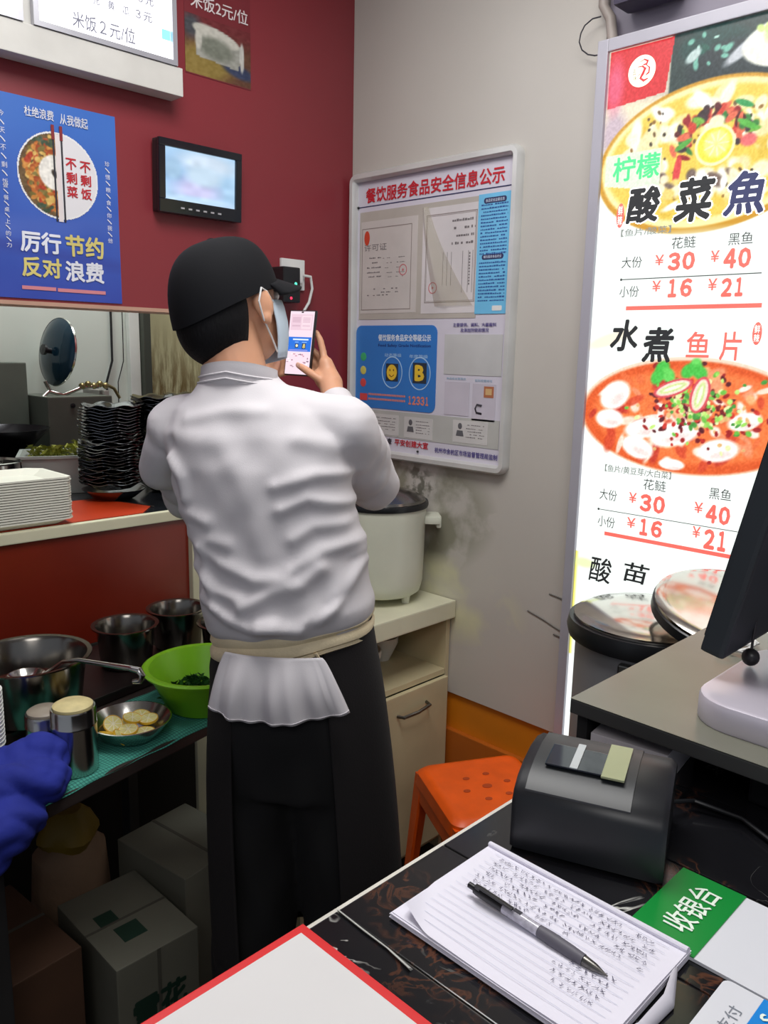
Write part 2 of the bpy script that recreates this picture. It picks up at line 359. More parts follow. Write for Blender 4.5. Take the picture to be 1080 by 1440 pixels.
def rice_poster():
    t = empty('rice_poster', M=frame((1.22, 1.9285, 0), (1, 0, 0), (0, 0, 1)), label='dark rice poster with white lettering on red wall beside the lit menu board', cat='poster')
    def fn(U, V):
        p = Paint(U, V, (96, 62, 44), 1.2)
        p.put(np.clip((V-.55)*3, 0, 1), (110, 40, 44)); p.e(.25, .2, .5, .35, (150, 132, 62), .3, .6, .8); p.e(.8, .25, .25, .12, (52, 62, 92), -.2, .5)
        p.e(.1, .8, .14, .2, (70, 72, 78), 0, .8); q_ = U-.10*(V-.5); p.band((q_ > .13+.10*np.clip(.75-V, 0, 1)) & (q_ < .87-.10*np.clip(.75-V, 0, 1)) & (V < .84-.18*U) & (V > .34-.10*U), (158, 158, 150)); p.e(.47, .74, .36, .13, (196, 194, 184), -.18, .12); p.e(.86, .50, .035, .26, (196, 196, 190), 0, .3)
        p.e(.46, .52, .26, .18, (120, 124, 112), -.1, .5); p.e(.2, .62, .05, .2, (190, 188, 178), 0, .4); p.mottle(22, 26, 3); return p.c
    picture('poster_picture', t, .0, 2.198, .200, 2.335, 60, 45, fn, attr_mat('print', .45), z=0)
    b = MB(); b.b2(0, .2, 2.195, 2.6, -.001, -.0002); b.build('poster_sheet', mat('dark_red_sheet', (118, 38, 46), .45), t)
    lettering([('米饭2元/位', .018, 2.350, .192, 2.384, .01)], mat('white_ink', (225, 215, 215), .5), t, z=.0008)
rice_poster()
def waste_poster():
    t = empty('blue_poster', M=frame((.745, 1.927, 0), (1, 0, 0), (0, 0, 1)), label='blue food-waste poster with a round bowl picture on red wall above hatch', cat='poster')
    def fn(U, V):
        p = Paint(U, V, (58, 110, 196)); p.put(np.clip(1-V*1.1, 0, 1), (52, 74, 170)); p.e(.2, .33, .9, .05, (80, 104, 186), .12, 1.2, .5); p.e(.5, .25, .9, .03, (50, 64, 150), -.1, 1.2, .6); p.mottle(8, 6, 2); return p.c
    picture('sheet', t, -.14, 1.620, .277, 2.050, 30, 40, fn, attr_mat('print', .45), z=0)
    b = MB(); b.b2(-.14, .277, 1.620, 2.050, -.0012, -.0004); b.build('sheet_back', m_white, t)
    cu, cv, ru, rv = .133, 1.895, .095, .095
    def bowl(U, V):
        p = Paint(U, V, (100, 76, 44)); rg = random.Random(4)
        for i in range(260):
            a = rg.uniform(.5*math.pi, 1.5*math.pi); q = rg.uniform(.14, .44); x = .5+q*math.cos(a)*rg.uniform(.8, 1); y = .5+q*math.sin(a)*1.0
            p.e(x, y, rg.uniform(.015, .05), rg.uniform(.015, .035), rg.choice([(190, 106, 42), (206, 140, 66), (160, 74, 30), (214, 176, 96), (122, 108, 52), (176, 60, 30)]), rg.uniform(0, 3), .4)
        for i in range(26): p.e(rg.uniform(.1, .45), rg.choice([rg.uniform(.06, .16), rg.uniform(.82, .92)]), .03, .02, (64, 82, 62), rg.uniform(0, 3), .5)
        p.e(.46, .53, .2, .2, (236, 232, 224), 0, .1); p.e(.45, .52, .03, .05, (60, 50, 40), .5, .5); p.mottle(34, 40, 5)
        p.band(U > .515, (224, 222, 226)); d = np.hypot(U-.5, V-.5); p.band((d > .475) & (d < .5), (232, 232, 234)); return p.c
    picture('bowl_picture', t, cu-ru, cv-rv, cu+ru, cv+rv, 110, 110, bowl, attr_mat('print', .45), z=.0008, mask=lambda U, V: np.hypot(U-.5, V-.5) < .5)
    c = MB()
    for u in (.122, .141): c.b2(u, u+.004, 1.796, 1.985, .001, .0018)
    c.build('printed_chopstick', m_ink, t)
    c = MB(); c.b2(.128, .139, 1.796, 1.985, .001, .0016); c.build('printed_bar', mat('white_ink', (225, 215, 215)), t)
    c = MB()
    for u in (.120, .139): c.b2(u, u+.007, 1.972, 2.003, .0018, .0024)
    c.build('printed_chopstick_end', mat('dark_red_ink', (130, 34, 40)), t)
    wi = mat('poster_white_ink', (224, 226, 236), .5); ye = mat('poster_yellow_ink', (214, 200, 120), .5)
    lettering([('杜绝浪费', .062, 2.010, .128, 2.032, .01), ('从我做起', .142, 2.008, .208, 2.031, .01), ('厉行', .036, 1.722, .130, 1.769, .03), ('浪费', .136, 1.664, .232, 1.712, .03)]
              + [(c, .006, 2.0-.0175*i, .018, 2.012-.0175*i) for i, c in enumerate('今丶天丶不丶剩丶饭')] + [(c, .006, 1.853-.0125*i, .017, 1.863-.0125*i) for i, c in enumerate('做丶餐丶桌丶上丶的丶力')]
              + [(c, .246, 1.935-.0145*i, .258, 1.946-.0145*i) for i, c in enumerate('珍丶惜丶粮丶食丶你丶我丶他')], wi, t)
    lettering([('节约', .140, 1.721, .234, 1.770, .03), ('反对', .036, 1.668, .128, 1.713, .03)], ye, t)
    lettering(vertical('不剩菜', .150, 1.850, .176, 1.941, .025)+vertical('不剩饭', .184, 1.850, .210, 1.939, .025), m_redink, t)
    c = MB(); c.b2(.034, .112, 1.640, 1.648, .0008, .0014); c.b2(.116, .234, 1.639, 1.647, .0008, .0014); c.build('printed_strip', mat('pink_ink', (206, 130, 140)), t)
waste_poster()
def television():
    M = frame((1.115, 1.905, 1.848), (1, .0, .0), (0, -.04, 1)); t = empty('television', M=M, label='small black television showing pale blue picture on the red wall', cat='television')
    W, H = .245, .172
    b = MB(); b.box((W/2, H/2, -.012), (W, H, .026), bev=.006); b.build('housing', m_black, t)
    f = MB()
    for x0, x1, y0, y1 in ((0, W, 0, .032), (0, W, H-.018, H), (0, .018, .032, H-.018), (W-.018, W, .032, H-.018)): f.b2(x0, x1, y0, y1, 0, .010, .002)
    f.build('bezel', mat('black_gloss', (18, 22, 30), .2), t)
    def fn(U, V):
        p = Paint(U, V, (176, 214, 246)); p.e(.25, .55, .3, .35, (150, 190, 232), .4, .7); p.e(.6, .8, .4, .2, (214, 232, 250), 0, .8); p.e(.45, .25, .3, .25, (206, 206, 246), 0, .9); p.e(.55, .55, .25, .2, (196, 220, 240), 0, .6); p.e(.12, .6, .12, .2, (160, 196, 226), 0, .6); p.e(.5, .03, .6, .1, (196, 226, 255), 0, .6); p.mottle(26, 9, 8); return p.c
    picture('screen', t, .018, .032, W-.018, H-.018, 50, 36, fn, attr_mat('lit_screen', .3, .85), z=.003)
    b = MB()
    for i in range(6): b.b2(.06+.022*i, .07+.022*i, .012, .016, .010, .0115)
    b.build('button', m_alu, t)
    b = MB(); b.b2(.07, .17, .04, .14, -.024, -.013); b.build('wall_bracket', m_blackmat, t)
television()
def socket():
    t = empty('wall_socket', M=frame((1.515, 1.93, 1.70), (1, 0, 0), (0, 0, 1)), label='white wall socket with a cable beside the cap brim', cat='socket')
    b = MB(); b.b2(0, .086, -.012, .074, 0, .010, .003); b.build('face_plate', m_white, t)
    b = MB(); b.b2(.030, .060, .006, .046, .010, .034, .004); b.build('plug', m_white, t)
    c = MB(); c.tube([(.06, .03, .022), (.098, .028, .022), (.106, -.005, .02), (.098, -.045, .015), (.07, -.085, .012), (.03, -.13, .010), (-.03, -.17, .010), (-.10, -.20, .01)], .0042, 8); c.build('cable', m_white, t, True)
    t = empty('power_adapter', M=frame((1.49, 1.93, 1.648), (1, 0, 0), (0, 0, 1)), label='black power adapter with green and red lamps below the wall socket', cat='adapter')
    b = MB(); b.b2(-.01, .052, 0, .098, 0, .062, .006); b.build('housing', m_black, t)
    b = MB(); b.ell((.035, .052, .062), (.005, .005, .002), 10, 6); b.build('green_lamp', mat('green_lamp', (80, 210, 170), .4, emis=1.2), t)
    b = MB(); b.ell((.018, .012, .062), (.004, .004, .002), 10, 6); b.build('red_lamp', mat('red_lamp', (255, 40, 70), .4, emis=2), t)
socket()

# ------------------------------------------------------------------ notice board on the right wall
def notice_board():
    t = empty('notice_board', M=frame((1.796, 1.92, 0), (0, -1, 0), (0, 0, 1)), label='white framed food safety notice board on the grey right wall', cat='notice board')
    W, z0, z1 = .625, 1.195, 2.037
    f = MB(); r = .013
    def rr(x0, y0, x1, y1, rad, n=5):
        P = []
        for cx, cy, a0 in ((x1-rad, y0+rad, -90), (x1-rad, y1-rad, 0), (x0+rad, y1-rad, 90), (x0+rad, y0+rad, 180)):
            for i in range(n+1):
                a = R(a0+90*i/n); P.append((cx+rad*math.cos(a), cy+rad*math.sin(a)))
        return P
    prof = [(0, 0), (0, .018), (.006, .026), (.018, .026), (.024, .018), (.024, .004)]
    rings = [[(x, y, h) for x, y in rr(d, z0+d, W-d, z1-d, max(.028-d, .004))] for d, h in prof]
    f.loft(rings, cap=False); f.build('frame', mat('board_frame', (206, 206, 204), .3, .2), t, True)
    b = MB(); b.b2(.02, W-.02, z0+.02, z1-.02, 0, .005); b.build('backing', mat('board_white', (206, 202, 214), .35, var=.02), t)
    Z = .0056
    def P(name, u0, v0, u1, v1, m, z=0, th=.0006): 
        q = MB(); q.b2(u0, u1, v0, v1, Z+z, Z+z+th); return q.build(name, m, t)
    lettering([('餐饮服务食品安全信息公示', .058, 1.950, .570, 1.993, .022)], m_redink, t, Z+.0006)
    P('printed_line', .028, 1.940, .605, 1.9425, mat('navy_ink', (40, 44, 90)))
    cream = mat('certificate_paper', (196, 190, 186), .4); cream2 = mat('certificate_paper_pale', (208, 203, 204), .4)
    P('certificate_backing', .034, 1.612, .492, 1.926, mat('certificate_sleeve', (178, 172, 164), .3))
    c1 = P('certificate', .040, 1.630, .272, 1.898, cream, .0006); c2 = P('certificate', .292, 1.626, .488, 1.912, cream2, .0006)
    ln = MB(); zz = Z+.0013
    def box(u0, v0, u1, v1, w=.002):
        for a in ((u0, v0, u1, v0+w), (u0, v1-w, u1, v1), (u0, v0, u0+w, v1), (u1-w, v0, u1, v1)): ln.b2(a[0], a[2], a[1], a[3], zz, zz+.0004)
    box(.045, 1.64, .25, 1.878); box(.305, 1.655, .486, 1.893); box(.309, 1.659, .482, 1.889, .001); ln.build('certificate_border', mat('brown_grey_ink', (140, 128, 124)), t)
    d = MB(); rg = random.Random(2)
    def row(u0, u1, v, h=.0035, dens=.8, zq=zz):
        u = u0
        while u < u1:
            w = rg.uniform(.003, .008)
            if rg.random() < dens: d.b2(u, min(u+w, u1), v, v+h*rg.uniform(.6, 1), zq, zq+.0004)
            u += w+.0018
    for i, v in enumerate((1.790, 1.776, 1.762, 1.748, 1.736)): row(.068, .128, v, .004); row(.135, .225, v-.002, .0018, .5)
    for v in (1.700, 1.690, 1.682): row(.07, .2, v, .003, .4)
    for v in (1.868, 1.848, 1.828, 1.808): row(.40, .482, v-.0, .007, .6)
    for u in (.37, .385, .40, .44, .46, .475): d.b2(u, u+.0012, 1.70 if u < .42 else 1.68, 1.79, zz, zz+.0004)
    for v in np.arange(1.70, 1.78, .008): d.b2(.463, .467, v, v+.005, zz, zz+.0004)
    d.build('fine_print', mat('grey_ink', (112, 106, 108)), t)
    s = MB()
    for u, v in ((.218, 1.752), (.335, 1.696)): s.lathe([(.0, 0), (.004, .0006)], 5, (u, v, zz)); s.lathe([(.0135, 0), (.0135, .0005), (.016, .0005), (.016, 0)], 20, (u, v, zz), close=True)
    s.build('red_seal', mat('pale_red_ink', (196, 110, 116)), t, normals=True)
    s = MB(); s.lathe([(.021, 0), (.021, .0005)], 20, (.066, 1.850, zz), sx=.55); s.build('emblem', mat('emblem_red', (196, 66, 40)), t)
    lettering([('许可证', .055, 1.812, .150, 1.832, .0)], mat('grey_ink', (112, 106, 108)), t, zz+.0004)
    # loose plastic sleeve with a fold
    g = MB(); fo = []
    for i in range(15):
        a = i/14; v = 1.915-.27*a
        fo.append([(.296+.075*a**1.3+dx*(.3+a), v, Z+.002+dz*(.6+.6*math.sin(a*3))) for dx, dz in ((-.02, .0), (.0, .006), (.012, .012), (.02, .004), (.055+.03*a, .001))])
    n = 5; g._add([p for r_ in fo for p in r_], [(i*n+k, i*n+k+1, (i+1)*n+k+1, (i+1)*n+k) for i in range(14) for k in range(4)])
    g.build('plastic_sleeve', mat('yellowed_plastic', (190, 182, 160), .12, var=.05, alpha=.35, spec=.8), t, 2)
    # pale blue notice
    P('blue_notice', .489, 1.622, .594, 1.928, mat('sky_blue_paper', (110, 186, 226), .4), .001)
    d = MB(); zq = Z+.0018
    for v in list(np.arange(1.775, 1.900, .0088))+list(np.arange(1.655, 1.757, .0088)): row(.499, .586, v, .0042, .93, zq)
    d.build('fine_print', mat('blue_ink', (44, 84, 150)), t)
    q = MB(); q.prism(rr(.507, 1.9035, .580, 1.9175, .006), zq, zq+.0005); q.build('printed_banner', mat('navy_ink', (40, 44, 90)), t); q = MB(); q.prism(rr(.507, 1.762, .578, 1.775, .006), zq, zq+.0005); q.build('printed_banner', mat('navy_ink', (40, 44, 90)), t)
    lettering([('食品安全监督信息', .513, 1.9065, .574, 1.9145), ('餐饮服务食品安全', .513, 1.765, .572, 1.7725)], mat('pale_ink', (210, 225, 240)), t, zq+.0007)
    q = MB(); q.prism(rr(.548, 1.630, .580, 1.643, .003), zq, zq+.0005); q.build('white_mark', m_white, t)
    # blue grading card
    q = MB(); q.prism(rr(.024, 1.345, .358, 1.594, .022), Z, Z+.001); q.build('grading_card', mat('card_blue', (52, 120, 196), .35, var=.03), t)
    zc = Z+.0012
    lettering([('餐饮服务食品安全等级公示', .122, 1.548, .335, 1.568, .02)], mat('card_white_ink', (222, 232, 242)), t, zc)
    lettering([('Food Safety Grade Notification', .122, 1.529, .335, 1.540, .01)], mat('card_navy_ink', (30, 50, 120)), t, zc)
    lettering([('动态等级', .150, 1.502, .220, 1.512), ('年度等级', .252, 1.500, .325, 1.510)], mat('card_pale_ink', (170, 205, 235)), t, zc)
    q = MB()
    for u in (.183, .295):
        q.lathe([(.040, 0), (.040, .0005), (.0425, .0005), (.0425, 0)], 32, (u, 1.456, zc), sy=1.12, close=True)
    q.build('printed_oval', mat('card_pale_ink', (170, 205, 235)), t)
    for a_ in ((.157, .208, 1.430, 1.482), (.268, .322, 1.428, 1.487)): q = MB(); q.b2(*a_, zc, zc+.0006); q.build('printed_square', mat('card_dark', (40, 52, 66)), t)
    q = MB(); q.lathe([(.0, .0), (.021, 0), (.021, .0006)], 24, (.1825, 1.456, zc+.0007), sy=1.1); q.build('smiling_face', mat('face_yellow', (228, 190, 56)), t)
    q = MB(); q.ell((.175, 1.463, zc+.0015), (.0025, .0035, .0004), 8, 6); q.ell((.190, 1.463, zc+.0015), (.0025, .0035, .0004), 8, 6)
    q.tube([(.173, 1.449, zc+.0016), (.1825, 1.443, zc+.0016), (.192, 1.449, zc+.0016)], .0012, 6); q.build('face_feature', mat('face_brown', (120, 70, 20)), t)
    lettering([('B', .276, 1.434, .314, 1.481, .05)], mat('face_yellow', (228, 190, 56)), t, zc+.0010)
    for v, c, n in ((1.500, (60, 170, 110), 'green_dot'), (1.459, (206, 196, 96), 'yellow_dot'), (1.421, (206, 70, 70), 'red_dot')):
        q = MB(); q.ell((.058, v, zc), (.013, .013, .001), 20, 6); q.build('printed_'+n, mat(n, c), t)
    q = MB(); q.b2(.045, .078, 1.367, 1.388, zc, zc+.0005); q.build('phone_symbol', mat('red_dot', (206, 70, 70)), t)
    q = MB(); 
    for v in (1.384, 1.370):
        u = .083
        while u < .235: q.b2(u, u+.0052, v, v+.006, zc, zc+.0004); u += .0072
    q.build('fine_print', mat('salmon_ink', (214, 130, 110)), t)
    lettering([('１２３３１', .250, 1.364, .335, 1.390, .02)], mat('salmon_ink', (214, 130, 110)), t, zc)
    # right column
    gp = mat('pocket_grey', (192, 192, 192), .25); P('clear_pocket', .386, 1.458, .588, 1.568, gp)
    P('clear_pocket', .392, 1.345, .482, 1.438, mat('pocket_mauve', (196, 190, 202), .25)); P('clear_pocket', .493, 1.335, .573, 1.436, mat('pocket_mauve', (196, 190, 202), .25))
    vi = mat('violet_ink', (84, 74, 140)); lettering([('主要提供、调料、大酱酱料', .415, 1.589, .565, 1.599, .01), ('及添加剂使用情况', .442, 1.574, .540, 1.585, .01)], vi, t, Z+.001)
    lettering([('食品安全管理员', .398, 1.444, .468, 1.450), ('实际经营地址', .500, 1.441, .560, 1.448)], mat('teal_ink', (90, 150, 180)), t, Z+.001)
    P('sticker', .533, 1.400, .566, 1.430, mat('sticker_brown', (176, 110, 76)), .0008); P('sticker_centre', .539, 1.407, .560, 1.424, mat('sticker_tan', (208, 172, 120)), .0016)
    q = MB(); q.tube([(.528, 1.378, Z+.0016), (.510, 1.380, Z+.0016), (.505, 1.368, Z+.0016), (.510, 1.357, Z+.0016), (.528, 1.355, Z+.0016)], .0035, 6, flat=.2); q.build('dark_mark', m_ink, t)
    # identity cards along the bottom
    P('card_pocket', .045, 1.262, .590, 1.340, mat('pocket_grey2', (182, 182, 178), .25))
    for u0, u1, v0 in ((.07, .215, 1.267), (.238, .352, 1.266), (.428, .552, 1.270)):
        P('identity_card', u0, v0, u1, v0+.062, mat('id_paper', (198, 196, 194)), .0007)
        q = MB(); q.ell((u0+.026, v0+.046, Z+.0016), (.0075, .009, .0004), 12, 6); q.prism([(u0+.012, v0+.018), (u0+.040, v0+.018), (u0+.036, v0+.034), (u0+.016, v0+.034)], Z+.0014, Z+.0018)
        q.build('portrait', mat('portrait_grey', (92, 92, 96)), t)
        d = MB()
        for v in (.05, .04, .032, .024, .016): row(u0+.048, u1-.012, v0+v, .0022, .7, Z+.0014)
        d.build('fine_print', mat('grey_ink', (112, 106, 108)), t)
    lettering([('平安创建大宣', .200, 1.238, .336, 1.258, .02)], m_redink, t, Z+.001); lettering([('查', .168, 1.240, .188, 1.258, .02)], m_ink, t, Z+.001)
    lettering([('杭州市余杭区市场监督管理局监制', .362, 1.232, .588, 1.248, .015)], vi, t, Z+.001)
    for u, v in ((.028, 1.941), (.604, 1.941), (.297, 1.228)):
        q = MB(); q.ell((u, v, .0085), (.004, .004, .003), 12, 6); q.build('screw', m_black, t, True)
notice_board()

# ------------------------------------------------------------------ tall lit menu on the right wall
LB_E = 1.0
def light_box():
    X0 = 1.73; t = empty('tall_light_box', M=frame((X0, 1.062, 0), (0, -1, 0), (0, 0, 1)), label='tall lit fish dish menu light box standing along the right wall', cat='light box')
    W, z0, z1 = .66, .47, 2.199
    b = MB(); b.b2(.0, W, z0, z1, -.066, -.008, .002); b.build('casing', mat('grey_casing', (150, 148, 152), .4), t)
    f = MB(); fw = .026
    for a in ((0, fw, z0, z1), (W-fw, W, z0, z1), (fw, W-fw, z0, z0+fw), (fw, W-fw, z1-fw, z1)): f.b2(*a, -.008, .006, .002)
    f.build('frame', mat('silver_frame', (172, 170, 180), .4, .2, var=.03), t)
    em = attr_mat('lit_print', .35, LB_E)
    nx, ny = 300, 780
    H = z1-z0-2*fw; W2 = W-2*fw
    def fn(U, V):
        u = fw+U*W2; v = z0+fw+V*H; p = Paint(u, v, (246, 255, 250)); rg = random.Random(11); p.asp = 1
        edge = np.exp(-(u-fw)/.004); p.put(edge*.8, (255, 255, 255))
        p.put(((v < 1.045) & (v > .78)).astype(float)*np.clip(1-(u-.026)/.009, 0, 1), (250, 240, 80))
        # --- bowl 1 and its surroundings
        top = (v > 1.86).astype(float); p.put(np.clip((v-1.90)/.1, 0, 1)*.95*top, (206, 196, 176)); p.put(np.clip((v-2.05)/.004, 0, 1)*np.clip((u-.17)/.004, 0, 1), (44, 62, 60))
        p.e(.26, 2.14, .07, .03, (26, 66, 62), 0, .3); p.e(.30, 2.09, .09, .05, (40, 52, 56), 0, .3)
        for i in range(14): p.e(rg.uniform(.19, .31), rg.uniform(2.10, 2.165), rg.uniform(.003, .012), rg.uniform(.002, .007), rg.choice([(120, 186, 166), (180, 220, 206), (30, 90, 76)]), rg.uniform(0, 3), .6)
        p.e(.33, 2.12, .05, .012, (196, 200, 206), .55, .4); p.e(.22, 2.125, .018, .01, (190, 210, 206), .6, .4)
        p.e(.42, 2.115, .10, .047, (240, 240, 226), 0, .08); p.e(.425, 2.135, .06, .035, (176, 222, 96), 0, .3)
        for i in range(40): p.e(rg.gauss(.425, .03), rg.gauss(2.135, .015), .009, .006, rg.choice([(150, 206, 70), (206, 236, 140), (120, 180, 60)]), rg.uniform(0, 3), .5)
        p.e(.10, 2.03, .1, .03, (240, 226, 196), 0, .6); p.e(.05, 2.0, .03, .05, (200, 180, 190), 0, .8)
        p.e(.262, 1.925, .245, .150, (206, 150, 40), .05, .02); p.e(.262, 1.928, .235, .140, (250, 236, 170), .05, .03); p.e(.262, 1.93, .222, .126, (236, 204, 84), .05, .06)
        for i in range(110):
            a = rg.uniform(0, 6.28); q = rg.uniform(.3, .95)**.7; x = .262+.21*q*math.cos(a); y = 1.93+.115*q*math.sin(a)
            p.e(x, y, rg.uniform(.012, .032), rg.uniform(.007, .017), rg.choice([(255, 252, 236), (250, 244, 214), (244, 230, 176), (240, 206, 96), (255, 255, 250), (226, 190, 70)]), rg.uniform(0, 3), .5, .9)
        for i in range(60): p.e(rg.uniform(.09, .45), rg.uniform(1.84, 2.03), rg.uniform(.002, .006), rg.uniform(.002, .004), rg.choice([(70, 60, 46), (110, 84, 50), (150, 110, 50)]), rg.uniform(0, 3), .6)
        for i in range(70):
            a = rg.uniform(-.2, 3.6); x = .275+.075*math.cos(a)*rg.uniform(.6, 1.15); y = 1.955+.055*math.sin(a)*rg.uniform(.7, 1.2)
            p.e(x, y, rg.uniform(.006, .018), rg.uniform(.004, .009), rg.choice([(150, 30, 36), (206, 66, 50), (90, 30, 34), (60, 130, 60), (120, 180, 70), (226, 110, 80), (60, 46, 50)]), rg.uniform(0, 3), .4)
        p.e(.335, 2.015, .02, .006, (60, 160, 90), -.4, .3); p.e(.345, 1.975, .024, .006, (90, 180, 70), -.5, .3); p.e(.215, 1.955, .02, .006, (90, 170, 70), .5, .3); p.e(.35, 1.945, .016, .012, (230, 110, 110), 0, .4); p.e(.205, 1.905, .008, .03, (220, 70, 70), -.1, .3)
        p.e(.282, 1.945, .042, .040, (250, 246, 190), 0, .06); p.e(.282, 1.945, .036, .034, (238, 226, 70), 0, .08); p.e(.285, 1.947, .026, .026, (246, 240, 140), 0, .3)
        for a in range(9): p.e(.285+.015*math.cos(a*.7), 1.947+.015*math.sin(a*.7), .011, .002, (252, 248, 190), a*.7, .4)
        p.e(.282, 1.99, .016, .012, (244, 240, 200), 0, .3)
        for i in range(24): p.e(rg.uniform(.16, .33), rg.uniform(1.855, 1.895), rg.uniform(.008, .02), rg.uniform(.006, .013), rg.choice([(255, 252, 240), (120, 100, 90), (250, 236, 200), (236, 210, 120)]), rg.uniform(0, 3), .5)
        p.put(np.clip((1.79-v)/.03, 0, 1)*(v > 1.6), (246, 255, 250))
        # red logo square
        p.band((u > .03) & (u < .175-.012*(2.16-v)/.1) & (v > 2.055+.09*(u-.03)) & (v < 2.172), (214, 44, 50))
        p.e(.045, 2.10, .02, .05, (236, 110, 150), 0, .9, .7)
        # pale banner for the green letters
        p.band((u > .036) & (u < .168) & (v > 1.892-.02*(u-.036)/.13) & (v < 1.957-.0*(u-.036)), (226, 240, 214))
        # --- bowl 2
        p.e(.075, 1.555, .06, .014, (252, 226, 190), .3, .6, .6)
        p.e(.275, 1.392, .262, .128, (240, 214, 190), 0, .02); p.e(.275, 1.390, .255, .122, (222, 90, 36), 0, .04); p.e(.28, 1.392, .232, .102, (240, 120, 60), 0, .1)
        for i in range(120):
            a = rg.uniform(0, 6.28); q = rg.uniform(.1, .97); x = .27+.235*q*math.cos(a); y = 1.39+.112*q*math.sin(a)
            p.e(x, y, rg.uniform(.008, .028), rg.uniform(.005, .013), rg.choice([(250, 236, 220), (255, 250, 244), (236, 150, 110), (210, 70, 40), (240, 180, 120), (190, 50, 36), (232, 110, 60)]), rg.uniform(0, 3), .5, .85)
        for x, y, a, b, an in ((.18, 1.36, .05, .022, .2), (.165, 1.315, .04, .024, -.3), (.25, 1.352, .06, .026, .3), (.35, 1.325, .045, .024, .2), (.10, 1.43, .04, .03, .6), (.40, 1.39, .035, .018, .3), (.09, 1.375, .035, .022, 0), (.25, 1.285, .03, .012, 0)):
            p.e(x, y, a, b, (255, 248, 242), an, .25); p.e(x+.008, y-.008, a*.5, b*.3, (226, 200, 196), an, .8, .6)
        for i in range(150):
            x = rg.gauss(.30, .065); y = 1.40+rg.gauss(0, .04); p.e(x, y, rg.uniform(.003, .009), rg.uniform(.003, .006), rg.choice([(120, 24, 30), (160, 30, 30), (90, 20, 30), (200, 50, 40), (226, 180, 120)]), rg.uniform(0, 3), .4)
        for i in range(130):
            x = rg.gauss(.30, .05); y = 1.415+rg.gauss(0, .034); p.e(x, y, rg.uniform(.003, .008), rg.uniform(.003, .006), rg.choice([(110, 190, 70), (150, 214, 90), (190, 232, 120), (70, 150, 60), (226, 240, 170)]), rg.uniform(0, 3), .4)
        for x, y in ((.21, 1.495), (.225, 1.48), (.20, 1.475), (.285, 1.50), (.27, 1.49), (.295, 1.488)): p.e(x, y, .018, .014, rg.choice([(70, 190, 70), (100, 210, 90)]), rg.uniform(0, 3), .4)
        for x, y, an, a, b in ((.238, 1.452, .35, .046, .017), (.300, 1.440, 1.35, .040, .021)):
            p.e(x, y, a, b, (214, 80, 90), an, .08); p.e(x, y, a*.86, b*.74, (250, 222, 206), an, .12); p.e(x, y, a*.72, b*.45, (206, 226, 150), an, .25); p.e(x, y, a*.5, b*.2, (250, 246, 220), an, .3)
        p.put(np.clip((1.27-v)/.01, 0, 1)*(v > 1.05)*.0, (246, 255, 250))
        # tiny green/pink marks below
        p.e(.05, 1.02, .03, .012, (226, 246, 170), 0, .7, .8)
        n = (vnoise(u, v, 320, 6)[..., None]-.5)*26; mk = (((v > 1.80) | ((v < 1.51) & (v > 1.27) & (np.hypot((u-.275)/.262, (v-1.392)/.128) < 1))))[..., None]
        p.c = p.c+n*mk; return p.c
    picture('lit_print', t, fw, z0+fw, W-fw, z1-fw, nx, ny, fn, em, z=-.003)
    E = {'k': mat('sign_black', (38, 40, 42), .5, emis=.45), 'k2': mat('sign_dark_grey', (64, 66, 66), .5, emis=.5), 'n': mat('sign_navy', (52, 56, 92), .5, emis=.5), 'r': mat('sign_red', (238, 98, 88), .5, emis=.75),
         'g': mat('sign_green', (70, 200, 120), .5, emis=.7), 'y': mat('sign_grey', (130, 134, 130), .5, emis=.5), 'w': mat('sign_white', (250, 246, 240), .5, emis=.95)}
